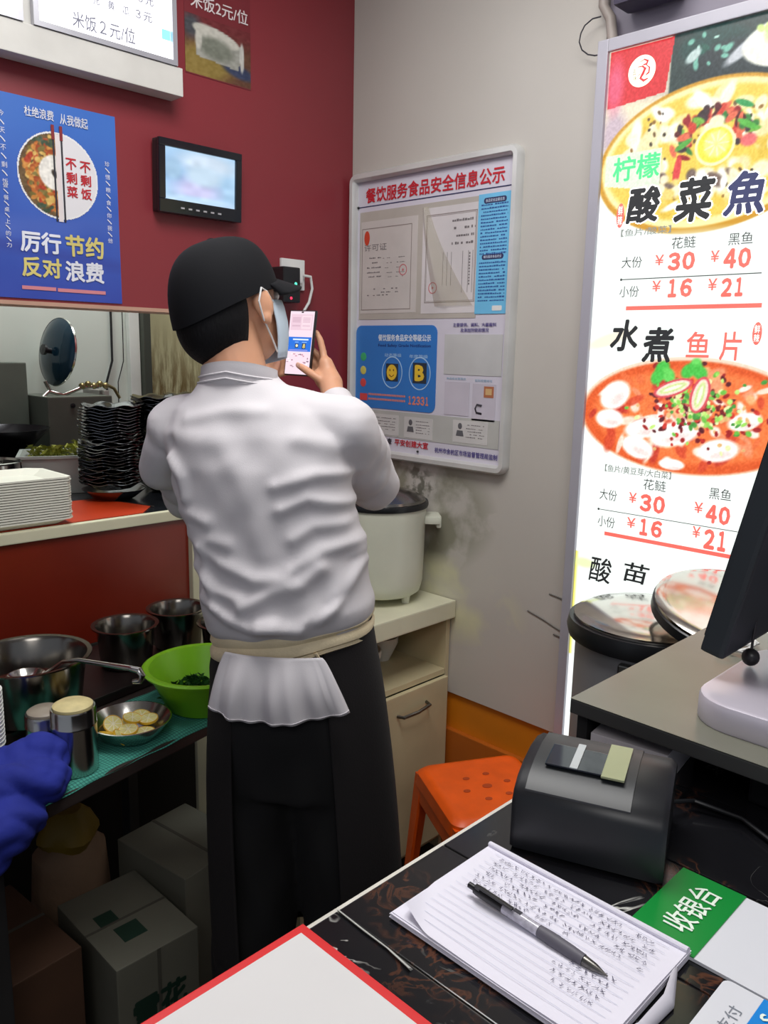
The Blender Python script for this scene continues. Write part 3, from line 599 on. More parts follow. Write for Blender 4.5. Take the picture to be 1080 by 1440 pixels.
    T = [('柠檬', .055, 1.898, .166, 1.950, 'g', .02), ('酸', .095, 1.806, .174, 1.882, 'k', .035), ('菜', .206, 1.798, .292, 1.887, 'k', .035), ('魚', .312, 1.802, .394, 1.887, 'n', .03),
    ('【鱼片/酸菜】', .086, 1.780, .204, 1.796, 'y', .008), ('花鲢', .208, 1.746, .261, 1.770, 'k2', 0), ('黑鱼', .33, 1.745, .379, 1.769, 'k2', 0), ('大份', .093, 1.712, .142, 1.736, 'k2', 0),
    ('¥', .173, 1.714, .193, 1.736, 'r', .01), ('３０', .201, 1.701, .265, 1.739, 'r', .02), ('¥', .296, 1.714, .314, 1.737, 'r', .01), ('４０', .322, 1.699, .381, 1.739, 'r', .02),
    ('小份', .093, 1.649, .14, 1.673, 'k2', 0), ('¥', .171, 1.659, .191, 1.682, 'r', .01), ('１６', .203, 1.645, .264, 1.684, 'r', .02), ('¥', .296, 1.657, .315, 1.681, 'r', .01), ('２１', .323, 1.643, .374, 1.681, 'r', .02),
    ('水', .078, 1.529, .147, 1.600, 'k', .03), ('煮', .159, 1.506, .232, 1.583, 'k', .03), ('鱼', .261, 1.519, .312, 1.573, 'r', .012), ('片', .334, 1.514, .378, 1.573, 'r', .012),
    ('【鱼片/黄豆芽/大白菜】', .089, 1.251, .253, 1.268, 'y', .008), ('花鲢', .189, 1.221, .243, 1.246, 'k2', 0), ('黑鱼', .342, 1.221, .389, 1.246, 'k2', 0), ('大份', .08, 1.183, .125, 1.209, 'k2', 0),
    ('¥', .156, 1.186, .175, 1.210, 'r', .01), ('３０', .182, 1.170, .247, 1.211, 'r', .02), ('¥', .312, 1.186, .331, 1.210, 'r', .01), ('４０', .337, 1.168, .393, 1.209, 'r', .02),
    ('小份', .08, 1.118, .125, 1.144, 'k2', 0), ('¥', .156, 1.127, .177, 1.151, 'r', .01), ('１６', .183, 1.114, .245, 1.154, 'r', .02), ('¥', .313, 1.131, .331, 1.156, 'r', .01), ('２１', .338, 1.110, .393, 1.155, 'r', .02),
    ('酸', .066, .980, .126, 1.042, 'k', .01), ('苗', .158, .998, .222, 1.046, 'k', .012)]
    for key in E:
        it = [(b_, u0, v0, u1, v1, bo, .12 if key in 'kn' and key != 'k2' else 0) for b_, u0, v0, u1, v1, k_, bo in T if k_ == key]
        if it: lettering(it, E[key], t, -.0015)
    # white edge round the three black characters
    lettering([('酸', .092, 1.803, .177, 1.885, .075, .12), ('菜', .203, 1.795, .295, 1.890, .075, .12), ('魚', .309, 1.799, .397, 1.890, .075, .12)], E['w'], t, -.0022, name='lettering_outline')
    for u_, v_ in ((.112, 1.620), (.100, 1.098)): q = MB(); q.b2(u_, .41, v_, v_+.009, -.002, -.0012); q.build('printed_bar', E['r'], t)
    q = MB(); q.b2(.094, .403, 1.6865, 1.6885, -.002, -.0012); q.b2(.08, .41, 1.158, 1.1595, -.002, -.0012); q.ell((.095, 1.6875, -.001), (.003, .003, .0006), 8, 6); q.ell((.08, 1.159, -.001), (.003, .003, .0006), 8, 6); q.build('printed_line', E['k2'], t)
    for u0, v0, u1, v1 in ((.071, 1.800, .090, 1.853), (.397, 1.546, .416, 1.592)):
        q = MB(); q.ell(((u0+u1)/2, (v0+v1)/2, -.0022), ((u1-u0)/2, (v1-v0)/2, .0006), 16, 6); q.build('printed_seal', E['r'], t)
        lettering([('鲜', u0+.004, (v0+v1)/2+.001, u1-.004, v1-.006), ('辣', u0+.004, v0+.006, u1-.004, (v0+v1)/2-.001)], E['w'], t, -.0013)
    # round emblem on the red square
    q = MB(); c = (.107, 2.119); q.lathe([(.0275, 0), (.0275, .0005), (.0315, .0005), (.0315, 0)], 40, (c[0], c[1], -.002), close=True)
    q.lathe([(0, 0), (.027, 0), (.027, .0003)], 40, (c[0], c[1], -.0024)); q.build('emblem_disc', mat('sign_cream', (250, 226, 206), .5, emis=.9), t)
    q = MB()
    def stroke(P, r): q.tube([(c[0]+x, c[1]+y, -.0015) for x, y in P], r, 6, flat=.15)
    stroke([(-.006, .019), (.004, .023), (.013, .018), (.010, .012), (.002, .012)], [.001, .0025, .003, .0025, .001]); stroke([(-.010, .010), (.001, .010), (.008, .004), (.003, -.006), (-.002, -.014), (.006, -.020), (.016, -.017)], [.001, .003, .0035, .003, .003, .003, .001])
    stroke([(.010, .010), (.018, .004), (.017, -.006), (.010, -.010)], [.001, .0025, .0022, .001]); stroke([(-.003, -.004), (-.011, -.010)], [.002, .001]); q.build('emblem_stroke', mat('emblem_lit_red', (214, 44, 50), .5, emis=.8), t)
    lettering([('五', c[0]-.021, c[1]-.004, c[0]-.013, c[1]+.006), ('味', c[0]-.019, c[1]-.016, c[0]-.011, c[1]-.007)], mat('emblem_green', (90, 110, 80), .5, emis=.5), t, -.0014)
light_box()
# things above the light box
t = empty('wall_bracket', (1.76, 0, 0), 0, 'dark purple bracket on wall above the tall light box', 'bracket')
b = MB(); b.b2(-.04, .03, .90, 1.03, 2.262, 2.34, .008); b.b2(-.03, .03, .50, .90, 2.30, 2.34, .006); b.build('arm', mat('dark_purple_metal', (62, 56, 76), .5), t)
t = empty('grey_pipe', (1.775, 0, 0), 0, 'grey pipe on wall running up from the light box corner', 'pipe')
b = MB(); b.tube([(0, 1.085, 2.80), (0, 1.085, 2.29), (0, 1.065, 2.26), (0, 1.055, 2.205)], .012, 12); b.build('tube', mat('grey_pipe', (150, 140, 134), .5), t, True)
b = MB(); b.tube([(0, 1.09, 2.27), (-.006, 1.108, 2.268), (-.01, 1.125, 2.257), (-.01, 1.134, 2.243), (-.01, 1.137, 2.225), (-.006, 1.131, 2.208), (0, 1.118, 2.197), (0, 1.10, 2.191), (0, 1.085, 2.19)], .0016, 6); b.build('loose_wire', m_ink, t, True)

# ------------------------------------------------------------------ cabinet, rice cooker, stool, drums
def cabinet():
    t = empty('side_cabinet', (1.22, 1.478, 0), 0, 'cream laminate cabinet with open shelf and one door under the rice cooker', 'cabinet')
    m = mat('cream_laminate', (200, 188, 152), .5, var=.08, scale=6); W, D = .572, .445
    b = MB(); b.b2(0, W, -.02, D, .754, .807, .004); b.build('worktop', mat('pale_worktop', (214, 212, 186), .45, var=.08, scale=7), t)
    for x in (0, W-.016):
        b = MB(); b.b2(x, x+.016, 0, D, .0, .753); b.build('side_panel', m, t)
    b = MB(); b.b2(.017, W-.017, 0, D, .578, .594); b.build('shelf', m, t)
    b = MB(); b.b2(.017, W-.017, D-.012, D, .595, .753); b.b2(.017, W-.017, D-.012, D, .0, .577); b.build('back_panel', m, t)
    b = MB(); b.b2(.017, W-.017, 0, D-.013, .04, .056); b.build('bottom_panel', m, t)
    for x0, x1, hx in ((.018, .282, .06), (.286, W-.018, .338)):
        d = MB(); d.b2(x0, x1, -.016, -.001, .06, .575, .003); d = d.build('door', m, t)
        h = MB(); h.tube([(hx, -.016, .515), (hx+.006, -.036, .516), (hx+.06, -.042, .518), (hx+.115, -.036, .522), (hx+.12, -.016, .523)], .005, 8); h.build('handle', m_dsteel, d, True)
cabinet()
def bowl_mesh(r, h, foot, th=.004, seg=32):
    return [(foot, 0), (foot*1.1, .004), (r*.8, h*.45), (r, h), (r-th, h), (r*.8-th, h*.45+th*.6), (foot*.9, .006+th), (0, .006+th)]
for i, (x, y, r, l) in enumerate(((1.56, 1.62, .062, 'white bowl at the left of the open cabinet shelf'), (1.69, 1.66, .05, 'smaller white bowl at the right of the open cabinet shelf'))):
    b = MB(); b.lathe([(r*.5, 0), (r, .055), (r*1.02, .075), (r*.97, .075), (r*.94, .055), (0, .006)], 28); o = b.build('bowl', m_white, None, True); o.location = (x, y, .5945); tag(o, l, 'bowl', 'bowls on the cabinet shelf')
def cooker():
    t = empty('rice_cooker', (1.647, 1.635, .8075), 0, 'large white rice cooker with steel lid on the cream cabinet', 'rice cooker')
    wm = mat('cooker_white', (214, 216, 200), .3, var=.07, scale=6); r = .134
    b = MB()
    b.lathe([(r*.82, .022), (r*.90, .03), (r*.955, .06), (r*.97, .12), (r*.985, .24), (r*1.0, .262), (r*1.0, .275), (r*.94, .275), (r*.92, .2), (0, .19)], 48); b.build('body', wm, t, True)
    b = MB(); b.lathe([(r*.9, .272), (r*1.03, .276), (r*1.045, .284), (r*1.03, .292), (r*.93, .291)], 48, close=True); b.build('rim', m_black, t, True)
    b = MB(); b.lathe([(r*.98, .2925), (r*.96, .300), (r*.72, .316), (r*.35, .326), (0, .329)], 48); l = b.build('lid', mat('lid_steel', (150, 148, 144), .22, 1, var=.1), t, True)
    b = MB(); b.lathe([(.012, .328), (.012, .332), (.024, .336), (.025, .342), (.016, .346), (0, .347)], 24); b.build('knob', m_black, l, True)
    for a in (R(-42), R(138)):
        M = Matrix.Rotation(a, 4, 'Z'); b = MB()
        b.box((r+.014, 0, .238), (.045, .085, .022), bev=.006, M=M); b.box((r+.034, 0, .232), (.014, .07, .034), bev=.005, M=M); b.build('handle', wm, t, True)
    for k in range(4):
        a = R(-80+90*k); b = MB(); b.lathe([(.011, 0), (.014, .024), (0, .025)], 12, (.095*math.cos(a), .095*math.sin(a), 0)); b.build('foot', wm, t)
    c = MB(); c.tube([(.128, -.03, .045), (.150, -.01, .05), (.152, .01, .09), (.146, .015, .13), (.12, .10, .10), (.13, .15, .02)], .0045, 8); c.build('cord', m_black, t, True)
cooker()
def stool():
    t = empty('plastic_stool', (1.535, 1.125, 0), R(-28.7), 'square orange plastic stool standing against the right wall', 'stool')
    m = mat('orange_plastic', (238, 92, 14), .38, var=.12, scale=14); s = .134; h = .455
    def sq(a, z, rd=.03, n=5):
        P = []
        for sx_, sy_, a0 in ((1, -1, -90), (1, 1, 0), (-1, 1, 90), (-1, -1, 180)):
            for i in range(n+1):
                q = R(a0+90*i/n); P.append((sx_*(a-rd)+rd*math.cos(q), sy_*(a-rd)+rd*math.sin(q), z))
        return P
    b = MB(); b.loft([sq(s+.012, h-.045), sq(s+.010, h-.012), sq(s, h-.002), sq(s-.012, h, .022), sq(s-.02, h-.003, .02)]); b.build('seat', m, t, True)
    b = MB()
    for i in range(4):
        M = Matrix.Rotation(R(90*i), 4, 'Z'); b.b2(-s, s, s+.004, s+.010, h-.085, h-.04, .002, M)
    b.build('apron_rim', m, t)
    for sx_ in (-1, 1):
        for sy_ in (-1, 1):
            a, c = s-.004, s+.035
            def L(x0, z): 
                w = .030+.016*z/h
                return [(sx_*(x0), sy_*(x0), z), (sx_*(x0-w), sy_*(x0), z), (sx_*(x0-w), sy_*(x0-.008), z), (sx_*(x0-.008), sy_*(x0-.008), z), (sx_*(x0-.008), sy_*(x0-w), z), (sx_*(x0), sy_*(x0-w), z)]
            b = MB(); b.loft([L(c, 0), L(s+.008, h-.02)]); b.build('leg', m, t)
    for x, y, q in [(.06*math.cos(R(60*k+10)), .06*math.sin(R(60*k+10)), .007) for k in range(6)]+[(0, 0, .010)]:
        b = MB(); b.lathe([(q, 0), (q, .0008)], 12, (x, y, h-.0028), sx=1.3); b.build('seat_hole', mat('stool_dark', (170, 62, 10), .7), t)
stool()
def drums():
    st = mat('drum_steel', (158, 158, 162), .45, .5, var=.08, scale=5); lm = mat('drum_lid_steel', (214, 208, 200), .16, 1, var=.08, scale=8)
    specs = [((1.545, .735), 'steel insulated food drum with its lid on, left one by light box', 'food_drum'), ((1.545, .355), 'steel insulated food drum hidden mostly behind the monitor', 'food_drum')]
    for (x, y), lab, n in specs:
        t = empty(n, (x, y, 0), 0, lab, 'food drum', 'steel food drums in front of the light box'); r = .158
        b = MB(); b.lathe([(r*.95, 0), (r*.96, .03), (r*.96, .955), (r*.9, .955), (r*.88, .05), (0, .05)], 48); b.build('body', st, t, True)
        b = MB(); b.lathe([(r*.95, .945), (r*1.06, .948), (r*1.085, .965), (r*1.06, .985), (r*.95, .985)], 48, close=True); b.build('rim', m_black, t, True)
        for a in (R(60), R(-120)):
            b = MB(); M = Matrix.Rotation(a, 4, 'Z'); b.tube([(r*.96, -.04, .84), (r+.022, -.036, .83), (r+.026, 0, .826), (r+.022, .036, .83), (r*.96, .04, .84)], .005, 8, M=M); b.build('handle', m_dsteel, t, True)
        for a in (R(190), R(40)):
            b = MB(); M = Matrix.Rotation(a, 4, 'Z'); b.box((r+.002, 0, .90), (.018, .022, .075), bev=.003, M=M); b.build('latch', m_dsteel, t)
        if y > .5:
            b = MB(); b.lathe([(r*1.0, .986), (r*1.0, .992), (r*.93, .997), (r*.88, 1.002), (r*.5, 1.014), (0, 1.018)], 48); b.build('lid', lm, t, True)
    t = empty('drum_lid', (1.525, .56, 1.055), 0, 'loose steel lid leaning across both food drums behind the riser', 'lid'); t.rotation_euler = (R(12), R(-9), 0); r = .150
    b = MB(); b.lathe([(r*.94, -.022), (r*1.0, -.020), (r*1.0, .0), (r*.94, .006), (r*.86, .008), (r*.5, .018), (0, .021)], 48); b.build('cover', lm, t, True)
    b = MB(); b.lathe([(r*.99, -.028), (r*1.02, -.026), (r*1.02, -.008), (r*1.0, -.006), (r*.99, -.008)], 48, close=True); b.build('seal', m_black, t, True)
drums()

# ------------------------------------------------------------------ cashier counter
CZ = 1.02
def marble():
    m = mat('black_marble', (22, 22, 25), .14, var=.25, scale=6); N = m.node_tree.nodes; L = m.node_tree.links; b = N['Principled BSDF']; src = b.inputs['Base Color'].links[0].from_socket
    geo = N.new('ShaderNodeNewGeometry')
    cur = src
    for sc_, dist, thr, col, seed in ((8, 1.8, .055, (206, 206, 200), 0), (15, 1.4, .030, (150, 150, 146), 3.7), (30, 1.0, .20, (88, 54, 38), 8.1)):
        mp = N.new('ShaderNodeMapping'); mp.inputs['Location'].default_value = (seed, seed*.7, 0); mp.inputs['Rotation'].default_value = (0, 0, seed); L.new(geo.outputs['Position'], mp.inputs[0])
        nz = N.new('ShaderNodeTexNoise'); nz.inputs['Scale'].default_value = sc_; nz.inputs['Detail'].default_value = 4; nz.inputs['Distortion'].default_value = dist; L.new(mp.outputs[0], nz.inputs[0])
        ab = N.new('ShaderNodeMath'); ab.operation = 'SUBTRACT'; L.new(nz.outputs[0], ab.inputs[0]); ab.inputs[1].default_value = .5
        a2 = N.new('ShaderNodeMath'); a2.operation = 'ABSOLUTE'; L.new(ab.outputs[0], a2.inputs[0])
        mr = N.new('ShaderNodeMapRange'); mr.inputs[1].default_value = thr*.25; mr.inputs[2].default_value = 0; L.new(a2.outputs[0], mr.inputs[0])
        n2 = N.new('ShaderNodeTexNoise'); n2.inputs['Scale'].default_value = 6; n2.inputs['Detail'].default_value = 3; L.new(mp.outputs[0], n2.inputs[0])
        m2 = N.new('ShaderNodeMapRange'); m2.inputs[1].default_value = .54; m2.inputs[2].default_value = .64; L.new(n2.outputs[0], m2.inputs[0])
        mu = N.new('ShaderNodeMath'); mu.operation = 'MULTIPLY'; L.new(mr.outputs[0], mu.inputs[0]); L.new(m2.outputs[0], mu.inputs[1])
        mx = N.new('ShaderNodeMix'); mx.data_type = 'RGBA'; L.new(mu.outputs[0], mx.inputs[0]); L.new(cur, mx.inputs[6]); mx.inputs[7].default_value = (*lin(col), 1); cur = mx.outputs[2]
    L.new(cur, b.inputs['Base Color']); return m
m_marble = marble()
def counter():
    t = empty('marble_counter', (0, 0, 0), 0, 'black marble tiled cashier counter across the lower right', 'counter')
    b = MB(); b.b2(.012, 1.29, .05, .478, 0, 1.012); b.build('body', mat('dark_counter_body', (34, 30, 30), .5), t)
    b = MB(); b.b2(.006, 1.30, .04, .486, 1.0121, 1.0178); b.build('grout_bed', mat('grout_grey', (120, 116, 110), .8), t)
    xs = [.445+.147*k for k in range(-3, 6)]; me = None
    for j, (y0, y1) in enumerate(((.187, .486), (.045, .185))):
        for i, x in enumerate(xs):
            w = .145; x0 = x+.001; x1 = min(x+.146, 1.299); x0 = max(x0, .008)
            b = MB(); b.b2(x0, x1, y0, y1, 1.0125, CZ, .0012); b.build('tile', m_marble, t)
    b = MB(); b.b2(.006, 1.30, .4862, .4905, .99, 1.0195, .001); b.build('edge_strip', mat('white_edge_strip', (205, 202, 192), .4, var=.1, scale=30), t)
    b = MB(); b.tube([(.4455, .485, CZ+.0006), (.444, .45, CZ+.0006), (.4435, .42, CZ+.0006), (.440, .390, CZ+.0006)], [.003, .0035, .003, .0042], 8, flat=.25); b.build('grout_smear', mat('pale_smear', (176, 178, 172), .6, var=.2, scale=60), t)
counter()
def riser():
    t = empty('counter_riser', (0, 0, CZ+.0004), 0, 'low dark riser shelf on the counter carrying the till screen base', 'riser')
    m = mat('riser_grey', (62, 62, 62), .32, var=.08, scale=6)
    b = MB(); b.b2(.845, 1.285, .06, .499, .062, .080, .0015); b.build('top', m, t)
    b = MB(); b.b2(.86, 1.28, .482, .496, 0, .0615); b.build('back_panel', m_blackmat, t)
    b = MB(); b.b2(1.268, 1.282, .065, .48, 0, .0615); b.build('side_panel', m_blackmat, t)
    b = MB(); b.b2(.845, 1.285, .0602, .499, .0805, .0812); b.build('edge_band', mat('riser_top', (112, 112, 100), .26, var=.08, scale=6), t)
riser()
b = MB(); b.b2(0, .12, 0, .095, 0, .042, .001); o = b.build('paper_stack', mat('pale_paper', (205, 200, 205), .7, var=.05)); o.location = (.866, .378, CZ+.0006); o.rotation_euler = (0, 0, R(8)); tag(o, 'stack of white paper slips under the front of the riser', 'paper')
b = MB(); b.b2(.91, 1.24, .10, .30, 0, .055, .004); o = b.build('cash_drawer', m_black); o.location = (0, 0, CZ+.0006); tag(o, 'black cash box in the dark under the riser', 'cash box')
def till():
    t = empty('till_monitor', (.954, .393, 1.1013), 0, 'black till monitor seen from behind on a silver base, right edge', 'monitor')
    # base: rounded slab, corner near (.90,.385)
    def rr(x0, y0, x1, y1, rad, n=6):
        P = []
        for cx, cy, a0 in ((x1-rad, y0+rad, -90), (x1-rad, y1-rad, 0), (x0+rad, y1-rad, 90), (x0+rad, y0+rad, 180)):
            for i in range(n+1):
                a = R(a0+90*i/n); P.append((cx+rad*math.cos(a), cy+rad*math.sin(a)))
        return P
    b = MB(); r0 = rr(-.066, -.215, .19, -.018, .05); sc_ = lambda P, k: [((x-.06)*k+.06, (y+.12)*k-.12) for x, y in P]
    b.loft([[(x, y, z) for x, y in sc_(r0, k)] for k, z in ((.99, .0005), (1, .004), (1, .026), (.985, .031), (.95, .033))]); b.build('base', mat('silver_base', (206, 200, 212), .3, .35, var=.03), t, True)
    a = math.atan2(-.055, .27); M = Matrix.Translation((0, 0, .069)) @ Matrix.Rotation(-a, 4, 'X')
    b = MB(); b.box((.19, -.018, .14), (.38, .030, .285), bev=.006, M=M); b.build('screen_housing', mat('till_black', (36, 42, 48), .45), t)
    b = MB(); b.box((.19, -.0005, .14), (.35, .004, .255), M=M); b.build('screen', mat('dark_glass', (10, 12, 14), .1), t)
    b = MB(); b.tube([(.19, -.10, .030), (.19, -.10, .09), (.19, -.06, .18)], [.022, .02, .02], 12); b.build('neck', m_black, t, True)
till()
b = MB(); b.ell((0, 0, .012), (.011, .011, .0115), 18, 10); b.tube([(0, 0, .02), (.001, -.002, .075)], .0018, 8); o = b.build('antenna', mat('antenna_dark', (34, 32, 34), .35), None, True); o.location = (1.035, .357, 1.1345); tag(o, 'little black ball with a thin rod standing on the till base', 'antenna')
b = MB(); rg = random.Random(5); P = []
for i in range(40):
    a = i*.55; P.append((1.16+.025*math.cos(a)+.0009*i, .425+.022*math.sin(a), 1.1045+.010*abs(math.sin(i*.37))))
b.tube(P, .0022, 6); o = b.build('cable_coil', m_white, None, True); tag(o, 'coil of thin white cable on the riser beside the till base', 'cable')
def printer():
    u = Vector((.365, -.931, 0)); v = Vector((.931, .365, 0))
    t = empty('receipt_printer', M=frame((.634, .434, CZ+.0006), u, v), label='black receipt printer with a see-through lid beside the notebook', cat='printer')
    W, D = .150, .130
    # profile across the depth (local y), swept along x
    prof = [(0, .004), (0, .056), (.006, .066), (.020, .075), (.045, .081), (.08, .083), (.115, .079), (D, .070), (D, .004)]
    def ring(x, s=1, dz=0): return [(x, D/2+(y-D/2)*s, .004+(z-.004)*s+dz) for y, z in prof]
    b = MB(); b.loft([ring(0, .95), ring(.006, 1), ring(W-.006, 1), ring(W, .95)]); b.build('housing', mat('printer_black', (22, 24, 28), .38, var=.1, scale=20), t, True)
    b = MB(); b.loft([[(x, y, z+.0022) for y, z in prof[2:8]]+[(x, y, z-.001) for y, z in prof[2:8][::-1]] for x in (.012, W-.035)]); b.build('lid', mat('printer_grey', (40, 43, 46), .42), t, True)
    b = MB(); b.b2(.025, .100, .034, .082, .0835, .0855, .0008); b.build('paper_window', mat('dark_window', (20, 24, 34), .06), t)
    b = MB(); b.b2(.082, .105, .030, .105, .084, .0865, .0008); b.build('tear_bar', mat('printer_green_grey', (150, 156, 120), .3, var=.1), t)
    b = MB(); b.b2(.050, .058, .034, .090, .0855, .0868, .0005); b.build('slot', mat('pale_slot', (176, 182, 184), .3), t)
    for k in range(4):
        b = MB(); b.lathe([(.006, 0), (.006, .004)], 12, (.015 if k % 2 else W-.015, .015 if k < 2 else D-.015, 0)); b.build('foot', m_black, t)
    b = MB(); b.tube([(W-.01, D-.002, .02), (W+.02, D+.03, .012), (W+.07, D+.025, .006), (W+.10, D-.01, .006)], .0025, 8); b.build('cord', m_black, t, True)
printer()
def notebook():
    # local X = -y world (right), local Y = +x world (up the page)
    t = empty('notebook', M=frame((.472, .445, CZ+.0005), (0, -1, 0), (1, 0, 0)), label='open lined notepad of handwriting lying under the pen', cat='notepad')
    W, H = .209, .148; pm = mat('paper_white', (222, 220, 232), .7, var=.02)
    b = MB(); n = 9
    for i in range(8):
        dx = .0012*math.sin(i*2.1); dy = .0012*math.cos(i*1.7)
        b.b2(dx, W+dx, dy, H+dy, .0009*i, .0009*i+.0007)
    b.build('page_block', pm, t)
    # top sheet, left lower corner curled
    g = MB(); nx, ny = 29, 21; vs = []
    for j in range(ny):
        for i in range(nx):
            x = W*i/(nx-1); y = H*j/(ny-1); z = .0078+.0006*math.sin(x*40)*math.cos(y*30)
            d = (x*.8+y*.6); k = max(0, .034-d)/.034; z += .012*k**1.5; x += .012*k; y += .006*k
            k2 = max(0, (x-(W-.022))/.022)*max(0, 1-abs(y-.075)/.09); z += .002*k2
            vs.append((x, y, z))
    g._add(vs, [(j*nx+i, j*nx+i+1, (j+1)*nx+i+1, (j+1)*nx+i) for j in range(ny-1) for i in range(nx-1)]); o = g.build('page', pm, t, 2)
    b = MB(); b.tube([(0, H-.003, .0085), (W, H-.003, .0085)], .0042, 10, flat=.7); b.build('binding', pm, t, True)
    b = MB(); b.tube([(W-.004, .012, .003), (W+.010, .045, .004), (W+.012, .085, .005), (W-.001, .125, .006)], [.003, .005, .006, .002], 8, flat=.5); b.build('bent_page', mat('page_shade', (196, 194, 204), .7), t, True)
    b = MB()
    for j in range(15): b.b2(.014, W-.012, .012+.0088*j, .0123+.0088*j, .0092, .00925)
    b.build('ruled_line', mat('ruled_blue', (176, 182, 204), .7), t)
    b = MB(); rg = random.Random(9)
    def scribble(x, y, h):
        for s in range(rg.randint(3, 4)):
            if rg.random() < .5: P = [(x+rg.uniform(0, h*.5), y+rg.uniform(0, h)), (x+rg.uniform(h*.4, h), y+rg.uniform(0, h))]
            else: P = [(x+rg.uniform(0, h), y+h*rg.uniform(.6, 1)), (x+rg.uniform(0, h), y+rg.uniform(0, h*.5))]
            (ax, ay), (bx, by) = P; d = Vector((bx-ax, by-ay)); 
            if d.length < 1e-4: continue
            nrm = Vector((-d.y, d.x)).normalized()*.00022; b._add([(ax+nrm.x, ay+nrm.y, .0094), (ax-nrm.x, ay-nrm.y, .0094), (bx-nrm.x, by-nrm.y, .0094), (bx+nrm.x, by+nrm.y, .0094)], [(0, 1, 2, 3)])
    for j in range(7):
        y = H-.020-.0088*j; x = .018+rg.uniform(0, .01); end = W-.02-(.0 if j < 5 else .06)
        while x < end:
            for k in range(rg.randint(2, 6)):
                scribble(x, y, .0055); x += .0058
                if x > end: break
            x += rg.choice([.002, .006, .012])
    for j in range(7, 12):
        y = H-.020-.0088*j; x = W-.075+.006*(j % 3)
        while x < W-.025: scribble(x, y, .0055); x += .0065
    b.build('handwriting', mat('pen_ink', (84, 82, 108), .7), t)
notebook()
def pen():
    a, c = Vector((.541, .412, CZ+.018)), Vector((.540, .268, CZ+.0105)); d = c-a; L_ = d.length
    z = d.normalized(); x = z.cross(Vector((0, 0, 1))).normalized(); y = z.cross(x)
    m4 = Matrix((x, y, z)).transposed().to_4x4(); m4.translation = a
    t = empty('pen', M=m4, label='clear ballpoint pen with grey grip lying on the notepad', cat='pen')
    b = MB(); b.lathe([(.0, 0), (.0028, .0005), (.0028, .008), (.0, .0085)], 14); b.build('push_button', m_black, t, True)
    b = MB(); b.lathe([(.0045, .008), (.0050, .012), (.0050, .040), (.0, .0405)], 18); b.build('cap_ring', m_black, t, True)
    b = MB(); b.lathe([(.0050, .0405), (.0051, .078), (.0, .0785)], 18); b.build('barrel', mat('clear_barrel', (170, 168, 180), .15, var=.25, scale=200, spec=.8), t, True)
    b = MB(); b.lathe([(.0052, .0785), (.0058, .09), (.0056, .11), (.0050, .122), (0, .1225)], 18); b.build('grip', mat('pen_grey_grip', (88, 86, 96), .55), t, True)
    b = MB(); b.lathe([(.0046, .1225), (.0036, .133), (.0012, .141), (.0006, L_)], 14); b.build('tip', m_dsteel, t, True)
    b = MB(); b.box((.0035, -.0072, .032), (.0035, .002, .040), bev=.0007); b.box((.0035, -.006, .013), (.003, .004, .005)); b.build('clip', m_black, t, True)
    b = MB(); b.box((0, -.0051, .055), (.004, .0004, .008)); b.build('printed_mark', m_ink, t)
pen()
def cards():
    t = empty('cashier_sign', M=frame((.610, .10, CZ+.0005), (1, 0, 0), (0, 1, 0)), label='green and white cashier desk card beside the receipt printer', cat='sign')
    b = MB(); b.b2(.008, .121, 0, .193, 0, .0030); b.build('card', mat('glossy_white_card', (214, 216, 222), .2, var=.02), t)
    b = MB(); b.b2(.008, .121, .1315, .193, .0031, .0040); b.build('header', mat('sign_card_green', (10, 132, 52), .3, var=.04), t)
    lettering([('收银台', .030, .146, .104, .174, .012)], mat('card_white', (226, 240, 226), .5), t, .0045)
    t = empty('payment_card', M=frame((.500, .085, CZ+.0005), (1, 0, 0), (0, 1, 0)), label='white and blue payment card at the lower right corner of counter', cat='card')
    def rr(x0, y0, x1, y1, rad, n=5):
        P = []
        for cx, cy, a0 in ((x1-rad, y0+rad, -90), (x1-rad, y1-rad, 0), (x0+rad, y1-rad, 90), (x0+rad, y0+rad, 180)):
            for i in range(n+1):
                a = R(a0+90*i/n); P.append((cx+rad*math.cos(a), cy+rad*math.sin(a)))
        return P
    # the card's edge nearest the sign is at y .204; blue field at the right
    b = MB(); b.prism(rr(-.02, 0, .1165, .119, .006), 0, .0022); b.build('card', mat('glossy_white_card', (214, 216, 222), .2), t)
    b = MB(); b.prism([(-.02, .0), (.116, .0), (.116, .088), (-.02, .088)], .0023, .0029); b.build('blue_field', mat('card_bright_blue', (20, 130, 212), .3), t)
    lettering([('支付', .060, .0945, .092, .105, 0)], mat('grey_print', (120, 126, 136), .5), t, .0026)
    lettering([('S', .092, .070, .100, .084, .02)], mat('card_white', (226, 240, 226), .5), t, .0033)
    t = empty('menu_folder', M=frame((.10, .12, CZ+.0005), (1, 0, 0), (0, 1, 0)), label='white menu board with red border at the counter edge', cat='menu')
    b = MB(); b.b2(0, .308, 0, .3705, 0, .004, .001); b.build('border', mat('menu_red', (206, 30, 32), .35, var=.03), t)
    b = MB(); b.b2(.006, .2985, .006, .3615, .0041, .0052); b.build('sheet', mat('menu_white', (206, 205, 205), .6, var=.02), t)
cards()

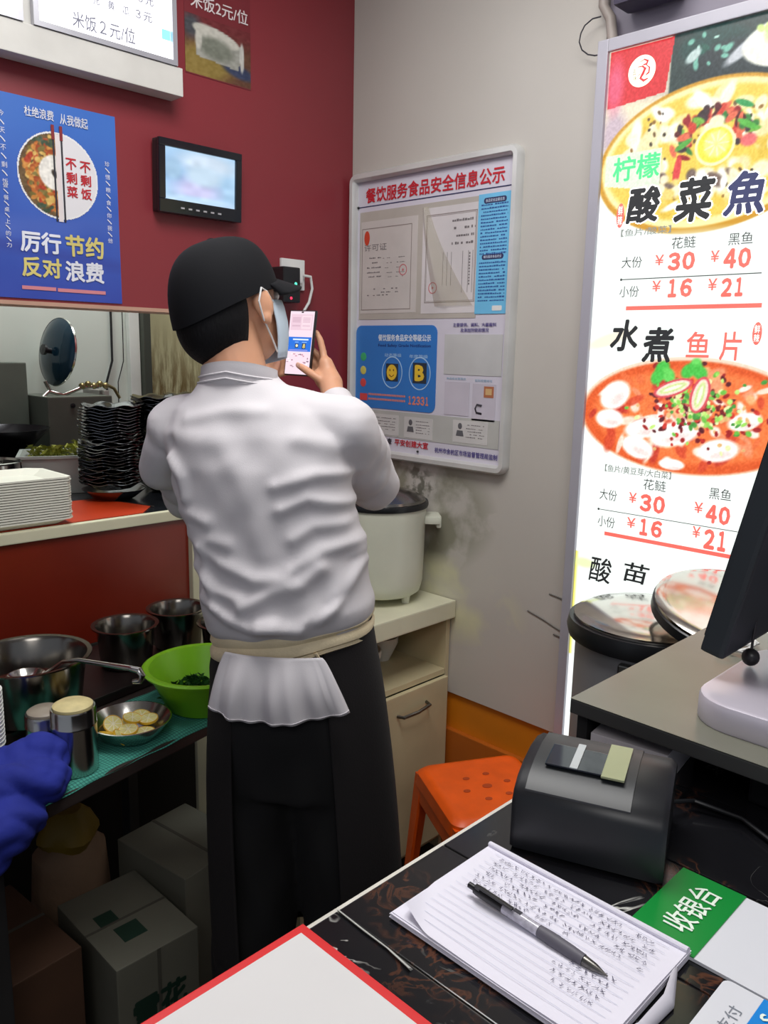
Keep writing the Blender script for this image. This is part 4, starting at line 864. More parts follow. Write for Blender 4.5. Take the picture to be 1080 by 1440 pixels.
# ------------------------------------------------------------------ work table on the left
TZ = .778
TA = math.atan2(.084, .406)
def table():
    t = empty('work_table', (.46, 1.242, 0), TA, 'dark steel work table below the red serving hatch', 'table')
    b = MB(); b.b2(-.75, .62, 0, .50, TZ-.03, TZ-.003, .003); b.build('tabletop', mat('dark_table_top', (52, 44, 42), .35, var=.2), t)
    for x in (-.70, -.05, .57):
        for y in (.04, .46):
            b = MB(); b.b2(x-.015, x+.015, y-.015, y+.015, 0, TZ-.031, .002); b.build('leg', mat('dark_steel_leg', (70, 70, 72), .4, .7), t)
    return t
table()
def towel_mat():
    m = mat('teal_towel', (70, 158, 140), .85, var=.1, scale=20, bump=.4, bscale=300); N = m.node_tree.nodes; L = m.node_tree.links; b = N['Principled BSDF']; src = b.inputs['Base Color'].links[0].from_socket
    tc = N.new('ShaderNodeTexCoord'); cur = src
    for ax in (0, 1):
        sp = N.new('ShaderNodeSeparateXYZ'); L.new(tc.outputs['Object'], sp.inputs[0])
        a = N.new('ShaderNodeMath'); a.operation = 'MULTIPLY'; a.inputs[1].default_value = 155; L.new(sp.outputs[ax], a.inputs[0])
        f = N.new('ShaderNodeMath'); f.operation = 'FRACT'; L.new(a.outputs[0], f.inputs[0]); g = N.new('ShaderNodeMath'); g.operation = 'LESS_THAN'; g.inputs[1].default_value = .35; L.new(f.outputs[0], g.inputs[0])
        g2 = N.new('ShaderNodeMath'); g2.operation = 'MULTIPLY'; g2.inputs[1].default_value = .55; L.new(g.outputs[0], g2.inputs[0])
        mx = N.new('ShaderNodeMix'); mx.data_type = 'RGBA'; L.new(g2.outputs[0], mx.inputs[0]); L.new(cur, mx.inputs[6]); mx.inputs[7].default_value = (*lin((24, 84, 80)), 1); cur = mx.outputs[2]
    L.new(cur, b.inputs['Base Color']); return m
g = MB(); nx, ny = 80, 20; vs = []
for j in range(ny):
    for i in range(nx):
        x = -.30+.905*i/(nx-1); y = .002+.205*j/(ny-1); z = .0016+.0012*math.sin(x*60+y*20)+.001*math.sin(y*90+x*17)
        if j == 0: z -= .006; y = -.004
        vs.append((x, y+.004*math.sin(x*9), z+.0008))
g._add(vs, [(j*nx+i, j*nx+i+1, (j+1)*nx+i+1, (j+1)*nx+i) for j in range(ny-1) for i in range(nx-1)])
o = g.build('towel', towel_mat(), None, 2); o.location = (.46, 1.242, TZ-.001); o.rotation_euler = (0, 0, TA); md = o.modifiers.new('s', 'SOLIDIFY'); md.thickness = .002; tag(o, 'teal checked towel spread along the front of the work table', 'towel')
b = MB(); b.b2(-.60, .60, .235, .495, 0, .020, .003); o = b.build('tray', mat('dark_tray', (30, 22, 22), .3, var=.3, scale=8)); o.location = (.46, 1.242, TZ-.001); o.rotation_euler = (0, 0, TA); tag(o, 'dark flat tray under the steel pots on the work table', 'tray')
TT = TZ+.0195
potm = mat('pot_steel', (128, 124, 118), .2, 1, var=.1, scale=14)
def pot(x, y, r, zr, label, fill, fz=.4, name='steel_basin', taper=.84, flare=.007):
    z0 = TT; h = zr-z0; t = empty(name, (x, y, z0), 0, label, 'basin', 'steel basins on the work table')
    b = MB(); b.lathe([(r*taper*.9, .0), (r*taper, .006), (r-.004, h-.006), (r+flare, h-.002), (r+flare, h+.001), (r-.002, h), (r*.97-.004, h-.008), (r*taper-.004, .010), (0, .008)], 48); b.build('shell', potm, t, True)
    rr_ = r*taper+(r-r*taper)*fz-.006
    b = MB(); b.lathe([(rr_, h*fz-.004), (rr_, h*fz), (0, h*fz+.002)], 36); o = b.build('contents', fill, t, True); return t
oil = mat('dark_red_oil', (52, 18, 12), .12, var=.6, scale=18)
pot(.598, 1.562, .112, .918, 'large steel basin of dark red sauce holding the ladle', oil, .45)
pot(.862, 1.672, .068, .893, 'steel basin between the large basin and the rear one', mat('dark_broth', (40, 30, 26), .2, var=.4), .35)
pot(1.012, 1.697, .066, .895, 'rear steel basin by the cream corner post', mat('dark_broth', (40, 30, 26), .2, var=.4), .35)
pot(1.055, 1.550, .062, .886, 'steel basin half hidden behind the man\'s back', mat('brown_spice', (96, 44, 28), .6, var=.5, scale=60), .6)
def ladle():
    t = empty('ladle', (0, 0, 0), 0, 'steel ladle resting across the rim of the large basin', 'ladle')
    b = MB(); b.lathe([(0, 0), (.022, .004), (.034, .018), (.036, .024), (.034, .024), (.020, .008), (0, .004)], 28, (.585, 1.545, .862)); b.build('bowl', m_steel, t, True)
    b = MB(); b.tube([(.612, 1.525, .884), (.630, 1.475, .921), (.645, 1.442, .930), (.692, 1.330, .934)], [.004, .0042, .0045, .0055], 10); b.build('handle', m_steel, t, True)
    b = MB(); b.tube([(.692, 1.330, .934), (.700, 1.312, .933), (.702, 1.306, .924), (.698, 1.308, .914), (.690, 1.318, .912)], [.0055, .007, .007, .006, .004], 10); b.build('hook', m_steel, t, True)
ladle()
def green_basin():
    t = empty('green_basin', (.892, 1.395, TZ+.003), 0, 'bright green plastic basin of herbs beside the man', 'basin'); r = .118; h = .088
    gm = mat('green_plastic', (136, 206, 24), .4, var=.05, scale=5); 
    b = MB(); b.lathe([(.072, 0), (.078, .004), (r-.006, h-.012), (r+.006, h-.006), (r+.009, h-.001), (r+.004, h+.002), (r-.006, h), (r-.012, h-.012), (.073, .008), (0, .006)], 56); b.build('shell', gm, t, True)
    b = MB(); rg = random.Random(3)
    for i in range(420):
        a = rg.uniform(0, 6.28); q = rg.uniform(0, .075); P = Vector((-.01+q*math.cos(a), .015+q*math.sin(a), .016+rg.uniform(0, .050)*(1-q/.09)))
        d = Vector((rg.gauss(0, 1), rg.gauss(0, 1), rg.gauss(0, .6))).normalized()*.010; n = d.cross(Vector((rg.random(), rg.random(), rg.random()))).normalized()*.005
        b._add([P-d, P+n, P+d, P-n], [(0, 1, 2, 3)])
    tag(b.build('herbs', mat('dark_herb', (40, 92, 34), .7, var=.4, scale=60), t), kind='stuff')
green_basin()
def lemon_bowl():
    c = (.705, 1.362, TZ+.0045); t = empty('steel_bowl', c, 0, 'shallow steel bowl of lemon slices on the teal towel', 'bowl'); r = .074
    b = MB(); b.lathe([(.042, 0), (.048, .003), (.066, .022), (r+.003, .038), (r, .0385), (.063, .024), (.044, .006), (0, .005)], 48); b.build('shell', m_steel, t, True)
    pe = mat('lemon_peel', (214, 170, 40), .5, var=.1); pu = mat('lemon_pulp', (214, 204, 130), .4, var=.1, scale=90); pi = mat('lemon_pith', (226, 220, 190), .5)
    sp = [(-.030, .012, .030, 60, 20, 'lemon slice standing at the bowl\'s left edge'), (-.012, -.012, .022, 15, -10, 'lemon slice lying flat near the bowl\'s front'), (.010, .012, .030, 20, 60, 'large pale lemon slice in the bowl\'s middle'), (.034, -.006, .027, 12, -40, 'lemon slice showing its segments at the bowl\'s right'),
          (.036, .024, .022, 25, 30, 'lemon slice at the back right of the bowl'), (-.034, -.024, .018, 75, 80, 'orange-yellow lemon slice on edge at the bowl\'s front'), (.012, -.032, .016, 8, 0, 'small lemon slice by the bowl\'s front rim'), (-.010, .034, .020, 30, 100, 'lemon slice at the back of the bowl'), (-.044, .002, .018, 55, 150, 'lemon slice leaning on the bowl\'s left wall')]
    for x, y, z, tl, rz, lab in sp:
        s = empty('lemon_slice', (c[0]+x, c[1]+y, c[2]+z), 0, lab, 'lemon slice', 'lemon slices in the steel bowl'); s.rotation_euler = (R(tl)*.6, R(-tl)*.3, R(rz)); q = .0185
        b = MB(); b.lathe([(q*.9, -.0022), (q, -.0022), (q, .0022), (q*.9, .0022)], 24, close=True); b.build('peel', pe, s)
        b = MB(); b.lathe([(0, -.0019), (q*.92, -.0019), (q*.92, .0019), (0, .0019)], 24); b.build('pith', pi, s)
        for k in range(8):
            a0 = R(45*k+4); a1 = R(45*k+41); b = MB(); P = [(.0025*math.cos((a0+a1)/2), .0025*math.sin((a0+a1)/2))]+[(q*.84*math.cos(a0+(a1-a0)*j/4), q*.84*math.sin(a0+(a1-a0)*j/4)) for j in range(5)]
            b.prism(P, -.0024, .0024); b.build('segment', pu, s)
lemon_bowl()
def canister(x, y, h, r, label, capm, tilt=0):
    t = empty('canister', (x, y, TZ+.003), 0, label, 'canister', 'steel canisters on the towel')
    b = MB(); b.lathe([(r*.97, 0), (r, .003), (r, h*.72), (r*1.02, h*.73), (r*1.02, h*.75), (r, h*.76), (r, h-.004), (r*.96, h), (r*.9, h), (r*.9, h-.01), (0, h-.012)], 40); b.build('body', m_steel, t, True)
    b = MB(); b.lathe([(r*.86, h-.008), (r*.88, h+.004), (r*.7, h+.008), (0, h+.010)], 36); b.build('lid', capm, t, True)
canister(.575, 1.318, .118, .0385, 'steel canister with tan lid on the towel front', mat('tan_lid', (206, 192, 140), .55, var=.12, scale=40))
canister(.555, 1.392, .088, .034, 'shorter steel canister behind the tan lidded one', mat('grey_lid', (150, 140, 126), .4))
def blob_cloth():
    b = MB(); b.ell((0, 0, .02), (.085, .075, .045), 30, 16); b.ell((-.05, -.055, -.02), (.07, .045, .05), 30, 16); b.ell((.05, .02, .045), (.045, .045, .03), 24, 12); b.ell((-.09, .0, .0), (.08, .07, .05), 24, 12); b.ell((-.09, -.07, -.06), (.045, .02, .03), 24, 12)
    o = b.build('blue_cloth', mat('royal_blue_cloth', (26, 40, 138), .85, var=.15, scale=12, bump=.3, bscale=60)); o.location = (.470, 1.300, TZ+.012)
    def dp(co, no):
        rg = np.random.default_rng(1); d = np.zeros(len(co))
        for i in range(6):
            k = rg.normal(size=3)*24*(1+i*.35); d += np.abs(np.sin(co@k+rg.random()*6+2*np.sin(co@k[::-1]*.5)))/(1+i*.4)
        d = (d-d.mean())*.011; return co+no*d[:, None]
    remesh(o, .005, 3, dp); tag(o, 'crumpled royal blue cloth hanging over the table edge', 'cloth')
blob_cloth()
def cups():
    rg = random.Random(1)
    for i in range(14):
        b = MB(); b.lathe([(.022, 0), (.0345, .052), (.036, .054), (.036, .056), (.033, .056), (.021, .003), (0, .003)], 28) if i == 0 else None
        if i == 0: o = b.build('paper_cup', m_white, None, True); first = o
        else: o = first.copy(); COL.objects.link(o)
        o.location = (.452, 1.405, TZ+.004+.0075*i)
        tag(o, 'topmost white paper cup of the stack at picture\'s left edge' if i == 13 else 'white paper cup nested below the top one at picture\'s left edge', 'cup', 'stacked paper cups')
cups()
# things under the table
def boxes():
    cb = mat('shaded_carton', (96, 95, 84), .7, var=.1, scale=5); gr = mat('carton_green', (16, 46, 34), .6)  # carton colour darkened: the shade under the table is put into it
    t = empty('carton', (.622, 1.300, 0), 0, 'pale carton with green characters on the floor under the table', 'carton')
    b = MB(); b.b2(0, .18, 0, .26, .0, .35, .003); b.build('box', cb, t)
    b = MB(); b.b2(.086, .094, -.0008, .0, .0, .35); b.b2(0, .18, .126, .132, .35, .3508); b.build('seam', mat('seam_dark', (70, 68, 60), .7), t)
    f = empty('front_print', (0, -.0006, 0)); f.parent = t; f.rotation_euler = (R(90), 0, 0)
    lettering([('雪花', .030, .195, .150, .262, .04)], gr, t, .0).matrix_local = Matrix.Translation((0, -.0012, 0)) @ Matrix.Rotation(R(90), 4, 'X')
    bpy.data.objects.remove(f)
    b = MB(); b.b2(.05, .10, .06, .11, .3502, .3508); b.b2(.035, .075, .13, .17, .3502, .3508); b.build('top_print', gr, t)
    t = empty('carton', (.835, 1.40, 0), R(8), 'second pale carton standing behind the one with green characters', 'carton')
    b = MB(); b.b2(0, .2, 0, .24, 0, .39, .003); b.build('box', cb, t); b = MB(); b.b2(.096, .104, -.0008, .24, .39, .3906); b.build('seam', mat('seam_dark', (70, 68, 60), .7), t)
    t = empty('white_bag', (.70, 1.665, 0), 0, 'pale sack with a yellow top under the table', 'sack')
    b = MB(); b.lathe([(.07, 0), (.085, .05), (.09, .25), (.08, .40), (.05, .43), (0, .435)], 24, sx=1.0, sy=.8, lobes=5, la=.04); b.build('bag', mat('shaded_sack_white', (126, 100, 78), .8, bump=.5), t, True)  # sack body darkened to carry the under-table shade
    b = MB(); b.lathe([(.05, .41), (.065, .44), (.05, .48), (.03, .50), (0, .50)], 20, lobes=4, la=.12); b.build('top', mat('shaded_sack_yellow', (120, 96, 14), .6), t, True)  # yellow top darkened for the same shade
    t = empty('brown_box', (.36, 1.33, 0), R(5), 'reddish brown box on the floor at the lower left', 'box')
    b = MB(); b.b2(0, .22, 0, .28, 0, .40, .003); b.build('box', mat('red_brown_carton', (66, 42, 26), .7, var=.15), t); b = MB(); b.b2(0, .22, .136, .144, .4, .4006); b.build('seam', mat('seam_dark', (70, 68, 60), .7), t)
boxes()

# ------------------------------------------------------------------ on the hatch sill and in the kitchen beyond
SZ = 1.0868
def trays():
    P = [(-.02, 0), (.255, 0), (.267, .012), (.267, .17), (.237, .20), (0, .20), (-.03, .17), (-.03, .012)]
    def sc_(k): return [((x-.1175)*k+.1175, (y-.10)*k+.10) for x, y in P]
    b = MB(); b.loft([[(x, y, z) for x, y in sc_(k)] for k, z in ((.78, .0), (.80, .0), (.955, .012), (1, .0122), (1, .0164), (.955, .0160), (.79, .0022), (.77, .0022))]); fm = mat('foam_white', (214, 212, 200), .6, var=.03)
    f = b.build('foam_tray', fm); n = 17
    for i in range(n):
        o = f if i == 0 else f.copy()
        if i: COL.objects.link(o)
        rg = random.Random(i); o.location = (.600+rg.uniform(-.0015, .0015), 1.925-.010, SZ+.003+.0062*i)
        o['label'] = 'topmost white foam tray of the stack on the hatch sill' if i == n-1 else 'lowest white foam tray of the stack on the hatch sill' if i == 0 else 'white foam tray inside the stack on the hatch sill'
        o['category'] = 'tray'; o['group'] = 'stacked foam trays'
trays()
def plates():
    pm = mat('plate_steel', (136, 136, 140), .14, 1, var=.06)
    b = MB(); b.lathe([(.045, 0), (.055, .002), (.082, .018), (.098, .0225), (.098, .0238), (.081, .0195), (.053, .004), (0, .0035)], 48, lobes=8, la=.035, lz=.0035, sy=.86)
    f = b.build('steel_plate', pm, None, True); first = True
    for x, y, n, nm in ((1.105, 2.175, 27, 'left'), (1.305, 2.215, 29, 'right'), (1.50, 2.40, 28, 'rear')):
        dx = dy = 0
        for i in range(n):
            o = f if first else f.copy()
            if not first: COL.objects.link(o)
            first = False; rg = random.Random(i*7+n); dx += rg.uniform(-.0022, .0022); dy += rg.uniform(-.0015, .0015)
            o.location = (x+dx, y+dy, SZ+.030+.0083*i); o.rotation_euler = (0, 0, R(10+rg.uniform(-9, 9)+(22.5 if i > n*.55 else 0)))
            o['category'] = 'plate'; o['group'] = 'wavy steel plates in stacks'
            o['label'] = ('topmost wavy steel plate of the %s stack on the sill' % nm) if i == n-1 else ('wavy steel plate in the %s of the %s stack on sill' % ('upper half' if i > n/2 else 'lower half', nm))
        b = MB(); b.lathe([(.05, 0), (.06, .006), (.085, .026), (.088, .030), (.084, .030), (.055, .006), (0, .005)], 32); o = b.build('steel_bowl', pm, None, True); o.location = (x, y, SZ+.001); tag(o, 'steel bowl under the %s plate stack' % nm, 'bowl', 'bowls under the plate stacks')
plates()
def kitchen():
    t = empty('wok_lid', (1.252, 2.86, 1.375), 0, 'dark round wok lid standing against the white kitchen wall', 'lid'); r = .118  # the wok's lid, an object of its own
    M = Matrix.Rotation(R(6), 4, 'Z') @ Matrix.Rotation(R(8), 4, 'Y') @ Matrix.Translation((0, 0, r)) @ Matrix.Rotation(R(90), 4, 'Y') @ Matrix.Rotation(R(180), 4, 'X')
    b = MB(); b.lathe([(r, 0), (r, .004), (r*.96, .008), (r*.6, .022), (r*.15, .028), (0, .028), (0, .024), (r*.6, .018), (r*.94, .002)], 48, M=M); b.build('cover', mat('wok_lid_dark', (22, 46, 62), .12, .3), t, True)
    b = MB(); b.lathe([(r*1.0, -.001), (r*1.02, .002), (r*1.0, .006), (r*.985, .002)], 48, M=M, close=True); b.build('rim', m_steel, t, True)
    b = MB(); b.lathe([(.010, .027), (.010, .045), (.018, .048), (.018, .058), (0, .060)], 20, M=M); b.build('knob', m_black, t, True)
    t = empty('gas_tap', (1.22, 2.80, 1.35), 0, 'chrome tap with brass fittings under the dark wok lid', 'tap')
    b = MB(); b.tube([(-.05, 0, -.02), (-.02, 0, .01), (.03, 0, -.004), (.10, .0, .022), (.16, 0, .024)], .007, 10); b.tube([(-.03, 0, .045), (-.015, 0, .012)], .007, 10); b.build('spout', m_steel, t, True)
    b = MB()
    for i in range(5): b.ell((.10+.022*i, 0, .026+.006*(i % 2)), (.012, .012, .012), 12, 8)
    b.tube([(.19, 0, .03), (.22, 0, .015), (.24, 0, -.02)], .006, 8); b.build('fitting', mat('old_brass', (150, 138, 96), .35, .8, var=.2, scale=60), t, True)
    t = empty('steel_cabinet', (0, 0, 0), 0, 'grey steel box below the wok lid at kitchen wall', 'steel box')
    b = MB(); b.b2(1.16, 1.39, 2.72, 2.95, 1.0875, 1.345, .004); b.build('box', mat('grey_green_steel', (104, 108, 100), .4, .5, var=.1), t)
    b = MB(); b.lathe([(.008, 0), (.008, .006), (0, .007)], 12, M=Matrix.Translation((1.245, 2.72, 1.315)) @ Matrix.Rotation(R(90), 4, 'X')); b.build('knob', m_black, t)
    b = MB(); b.b2(1.392, 1.41, 2.78, 2.95, 1.0875, 1.36, .003); b.build('side_strip', mat('pale_box_side', (150, 144, 140), .5), t)
    b = MB(); b.b2(.6, 1.15, 2.85, 2.96, 1.0875, 1.455, .004); tag(b.build('splash_panel', mat('grey_green_panel', (98, 106, 98), .45, .3, var=.1)), 'grey green steel splash panel behind the wok', 'panel')
    t = empty('wok', (.99, 2.70, 1.165), 0, 'black wok on the stove at the hatch\'s left', 'wok')
    b = MB(); b.lathe([(.03, .0), (.10, .03), (.15, .085), (.153, .088), (.147, .088), (.095, .034), (0, .006)], 40); b.build('pan', mat('wok_black', (26, 22, 28), .2, .6), t, True)
    t = empty('stove', (0, .0, 0), 0, 'low black stove under the wok', 'stove'); b = MB(); b.b2(.72, 1.15, 2.56, 2.84, 1.0875, 1.150, .004); b.build('body', m_black, t)
    b = MB(); b.lathe([(.07, .150), (.085, .150), (.085, .166), (.07, .166)], 28, (.99, 2.70, 1.0), close=True); b.build('ring', m_blackmat, t)
    o = empty('blue_bottle', (.80, 2.80, 1.151), 0, 'blue bottle behind the wok at the hatch\'s left edge', 'bottle'); b = MB(); b.lathe([(.03, 0), (.032, .01), (.032, .15), (.014, .18), (.012, .20), (0, .20)], 20); b.build('body', mat('bottle_blue', (40, 80, 150), .3), o, True); b = MB(); b.lathe([(.014, .2), (.014, .22), (0, .22)], 16); b.build('cap', m_white, o, True)
    t = empty('steel_pot', (.83, 2.35, SZ), 0, 'small steel pot at the left edge behind the foam trays', 'pot'); b = MB(); b.lathe([(.072, 0), (.078, .004), (.078, .105), (.084, .11), (.080, .112), (.074, .106), (.073, .01), (0, .008)], 40); b.build('shell', m_steel, t, True)
    t = empty('plastic_tub', (1.06, 2.405, SZ), R(-25), 'white plastic tub of pickled greens behind the foam trays', 'tub')
    tm = mat('translucent_tub', (176, 182, 178), .3, var=.05, alpha=.9)
    def rc(x, y, z): return [(-x, -y, z), (x, -y, z), (x, y, z), (-x, y, z)]
    b = MB(); b.loft([rc(.095, .07, 0), rc(.11, .085, .105), rc(.122, .096, .106), rc(.122, .096, .114), rc(.112, .087, .114), rc(.105, .080, .10), rc(.092, .067, .006)]); b.build('box', tm, t)
    b = MB(); rg = random.Random(8)
    for i in range(260):
        P = Vector((rg.uniform(-.09, .095), rg.uniform(-.07, .07), .095+rg.uniform(0, .035))); P.z += .03*max(0, P.x*8)
        d = Vector((rg.gauss(0, 1), rg.gauss(0, 1), rg.gauss(0, .4))).normalized()*.016; n = d.cross(Vector((rg.random(), rg.random(), rg.random()))).normalized()*.006
        b._add([P-d, P+n, P+d, P-n], [(0, 1, 2, 3)])
    tag(b.build('greens', mat('pickled_green', (128, 130, 40), .6, var=.4, scale=40), t), kind='stuff')
kitchen()

# ------------------------------------------------------------------ the man photographing the notice board
def person():
    t = empty('person', (.89, 1.10, 0), R(-55), 'man in white chef jacket and black cap photographing the notice board with a phone', 'person')
    skin = mat('skin', (206, 152, 120), .5, var=.05, scale=14); skin.node_tree.nodes['Principled BSDF'].inputs['Subsurface Weight'].default_value = .05
    # ---- head frame: tilted to its right-hand side as seen from behind
    HC = Vector((-.135, .045, 1.612)); HM = Matrix.Translation(HC) @ Matrix.Rotation(R(-14), 4, 'Y') @ Matrix.Rotation(R(-30), 4, 'Z')
    def H(x, y, z): return HM @ Vector((x, y, z))
    b = MB()
    b.ell((0, 0, 0), (.074, .094, .086), 32, 20, M=HM); b.ell((0, .034, -.062), (.058, .060, .066), 28, 16, M=HM); b.ell((0, .052, -.10), (.030, .030, .022), 20, 10, M=HM)
    b.ell((0, .094, -.045), (.012, .018, .018), 14, 8, M=HM); b.ell((0, .088, -.025), (.008, .014, .024), 14, 8, M=HM)
    b.ell((0, .092, -.080), (.022, .008, .008), 14, 8, M=HM)
    for s in (-1, 1):      # ears
        E_ = HM @ Matrix.Translation((s*.080, .008, -.040)) @ Matrix.Rotation(s*R(-18), 4, 'Z')
        b.ell((0, 0, .004), (.008, .018, .030), 16, 10, M=E_); b.ell((s*.002, .0, -.022), (.007, .011, .012), 14, 8, M=E_); b.ell((s*-.006, .008, 0), (.010, .014, .022), 14, 8, M=E_)
    b.limb([H(0, -.018, -.055), (-.112, .018, 1.505), (-.098, .012, 1.44), (-.085, .01, 1.38)], [.058, .053, .057, .075], 20)
    def oval(cx, cy, z, hw, hd, n=36, tz=0): return [(cx+hw*math.cos(2*math.pi*k/n), cy+hd*math.sin(2*math.pi*k/n), z+tz*math.cos(2*math.pi*k/n)) for k in range(n)]
    b.loft([oval(0, 0, .93, .120, .085), oval(0, 0, 1.05, .12, .085), oval(-.03, 0, 1.18, .138, .10), oval(-.055, 0, 1.30, .150, .10), oval(-.075, .01, 1.39, .140, .08), oval(-.09, .01, 1.435, .08, .06)])
    SH = {1: Vector((.085, .025, 1.385)), -1: Vector((-.215, .025, 1.375))}
    EL = {1: Vector((.104, .200, 1.265)), -1: Vector((-.258, .165, 1.232))}
    WR = {1: Vector((-.018, .392, 1.415)), -1: Vector((-.205, .390, 1.415))}
    for s in (1, -1):
        b.limb([(-.08, .01, 1.40), SH[s]], [.05, .048]); b.limb([SH[s], (SH[s]+EL[s])/2, EL[s]], [.047, .043, .037]); b.limb([EL[s], EL[s].lerp(WR[s], .35), WR[s]], [.037, .036, .025])
    for s in (-1, 1):      # legs
        b.limb([(s*.062, 0, .92), (s*.090+.01, .0, .50), (s*.10+.01, -.01, .09)], [.072, .052, .038]); b.limb([(s*.10+.01, -.02, .055), (s*.115+.01, .10, .045), (s*.12+.01, .16, .035)], [.036, .036, .026])
    # ---- hands (palm, four fingers, thumb each)
    PC = Vector((-.112, .450, 1.533))
    # right hand: palm right of and below the phone, fingers up behind it, thumb over the screen's lower part
    b.limb([WR[1], (-.034, .425, 1.442)], [.025, .026]); b.limb([(-.030, .425, 1.445), (-.046, .448, 1.468), (-.052, .452, 1.488)], [.024, .021, .017]); b.limb([(-.052, .430, 1.450), (-.066, .447, 1.462)], [.018, .016])
    F = [([(-.055, .455, 1.490), (-.062, .462, 1.518), (-.069, .466, 1.540), (-.078, .468, 1.556)], .0080),
         ([(-.056, .462, 1.480), (-.072, .478, 1.502), (-.094, .480, 1.520), (-.108, .474, 1.528)], .0082),
         ([(-.058, .462, 1.468), (-.078, .480, 1.482), (-.100, .481, 1.497), (-.114, .474, 1.504)], .0080),
         ([(-.060, .458, 1.458), (-.080, .474, 1.464), (-.100, .476, 1.474), (-.112, .470, 1.480)], .0072),
         ([(-.048, .420, 1.448), (-.070, .420, 1.462), (-.092, .430, 1.474), (-.108, .437, 1.482)], .0090)]
    for P, r in F: b.limb(P, [r*1.12, r*1.05, r, r*.85], 12)
    # left hand: palm left of the phone, fingers behind, thumb along the left edge
    b.limb([WR[-1], (-.192, .420, 1.440)], [.025, .025]); b.limb([(-.192, .420, 1.442), (-.180, .444, 1.470), (-.172, .452, 1.490)], [.024, .021, .016])
    F = [([(-.172, .458, 1.492), (-.164, .470, 1.520), (-.152, .476, 1.546), (-.140, .474, 1.562)], .0080),
         ([(-.172, .464, 1.482), (-.156, .482, 1.500), (-.138, .484, 1.514), (-.126, .476, 1.520)], .0082),
         ([(-.172, .462, 1.470), (-.154, .480, 1.482), (-.136, .482, 1.490), (-.124, .476, 1.494)], .0078),
         ([(-.172, .458, 1.460), (-.156, .472, 1.464), (-.140, .474, 1.468), (-.128, .470, 1.470)], .0070),
         ([(-.182, .432, 1.462), (-.172, .432, 1.490), (-.162, .440, 1.512), (-.156, .444, 1.526)], .0088)]
    for P, r in F: b.limb(P, [r*1.12, r*1.05, r, r*.85], 12)
    body = b.build('body', skin, t); remesh(body, .0038, 2)
    # nails and eyes
    b = MB()
    for P in ((-.110, .4295, 1.4845), (-.157, .4355, 1.529)): b.ell(P, (.0055, .0018, .0065), 12, 8)
    b.build('nail', mat('nail', (226, 178, 160), .3), t, True)
    for s in (-1, 1):
        b = MB(); b.ell((s*.030, .084, -.018), (.012, .010, .009), 16, 10, M=HM); e = b.build('eye', mat('eye_white', (230, 228, 224), .2), t, True)
        b = MB(); b.ell((s*.030, .0935, -.018), (.0052, .0012, .0052), 14, 8, M=HM); b.build('iris', mat('iris', (30, 20, 16), .2), e, True)
    # ---- hair: close cut below the cap, down to the nape
    b = MB(); b.ell((0, -.006, -.022), (.0785, .096, .105), 64, 52, M=HM)
    hb = bmesh.new(); HI = HM.inverted(); 
    me = bpy.data.meshes.new('tmp'); b.b.to_mesh(me); b.b.free(); hb.from_mesh(me)
    kill = []
    for v in hb.verts:
        p = HI @ v.co
        if p.y > .012+.35*max(0, p.z+.02) and p.z < .035: kill.append(v)
        elif p.z < -.112: kill.append(v)
        elif abs(p.x) > .050 and p.y > -.018 and p.z < -.022: kill.append(v)
        else:
            # narrow towards the nape
            k = max(0, -p.z-.04)/.08; p.x *= 1+.02*k; p.y = p.y*(1+.22*k)-.006*k; v.co = HM @ p
    bmesh.ops.delete(hb, geom=kill, context='VERTS'); hm = bpy.data.meshes.new('hair'); hb.to_mesh(hm); hb.free(); bpy.data.meshes.remove(me)
    hairm = mat('black_hair', (9, 8, 12), .7, var=.35, scale=30, spec=.25, bump=.4, bscale=260, stretch=(1, 1, .25)); hm.materials.append(hairm); hm.shade_smooth()
    h = bpy.data.objects.new('hair', hm); COL.objects.link(h); h.parent = t; md = h.modifiers.new('s', 'SOLIDIFY'); md.thickness = .006; md.offset = 0
    # ---- cap: crown, band, brim, top button
    capm = mat('black_cap_cloth', (8, 9, 15), .85, var=.15, scale=10, spec=.25)
    b = MB(); seg = 56; rings = []
    for i in range(15):
        a = R(90)*i/14; z = -.024+.114*math.sin(a)**.92*1.0; k = math.cos(a)**.62
        rings.append([HM @ Vector((.0865*k*math.cos(2*math.pi*q/seg)*(1+.01*math.cos(6*math.pi*q/seg)), -.003+.1055*k*math.sin(2*math.pi*q/seg), z+((.024*math.sin(2*math.pi*q/seg)+.004*math.cos(4*math.pi*q/seg))*(1-i/14)))) for q in range(seg)])
    b.loft(rings); cap = b.build('cap', capm, t, True)
    b = MB(); b.ell((0, -.002, .091), (.008, .008, .004), 14, 8, M=HM); b.build('top_button', capm, cap, True)
    b = MB(); n = 20; vs = []
    for j in range(7):
        for i in range(n+1):
            a = R(20+140*i/n); x = math.cos(a); y = math.sin(a); k = j/6; ext = .078*max(0, y-.28)**.55
            xx = x*.088*(1+.06*k); yy = .100*y+ext*k; zz = .014-.018*k-.30*xx*xx/.088+.004
            vs.append(HM @ Vector((xx, yy, zz)))
    b._add(vs, [(j*(n+1)+i, j*(n+1)+i+1, (j+1)*(n+1)+i+1, (j+1)*(n+1)+i) for j in range(6) for i in range(n)])
    br = b.build('brim', capm, cap, 2); md = br.modifiers.new('s', 'SOLIDIFY'); md.thickness = .004
    # ---- mask with ear loops
    mk = mat('mask_blue_white', (196, 212, 226), .7, var=.03)
    b = MB(); vs = []; n = 26
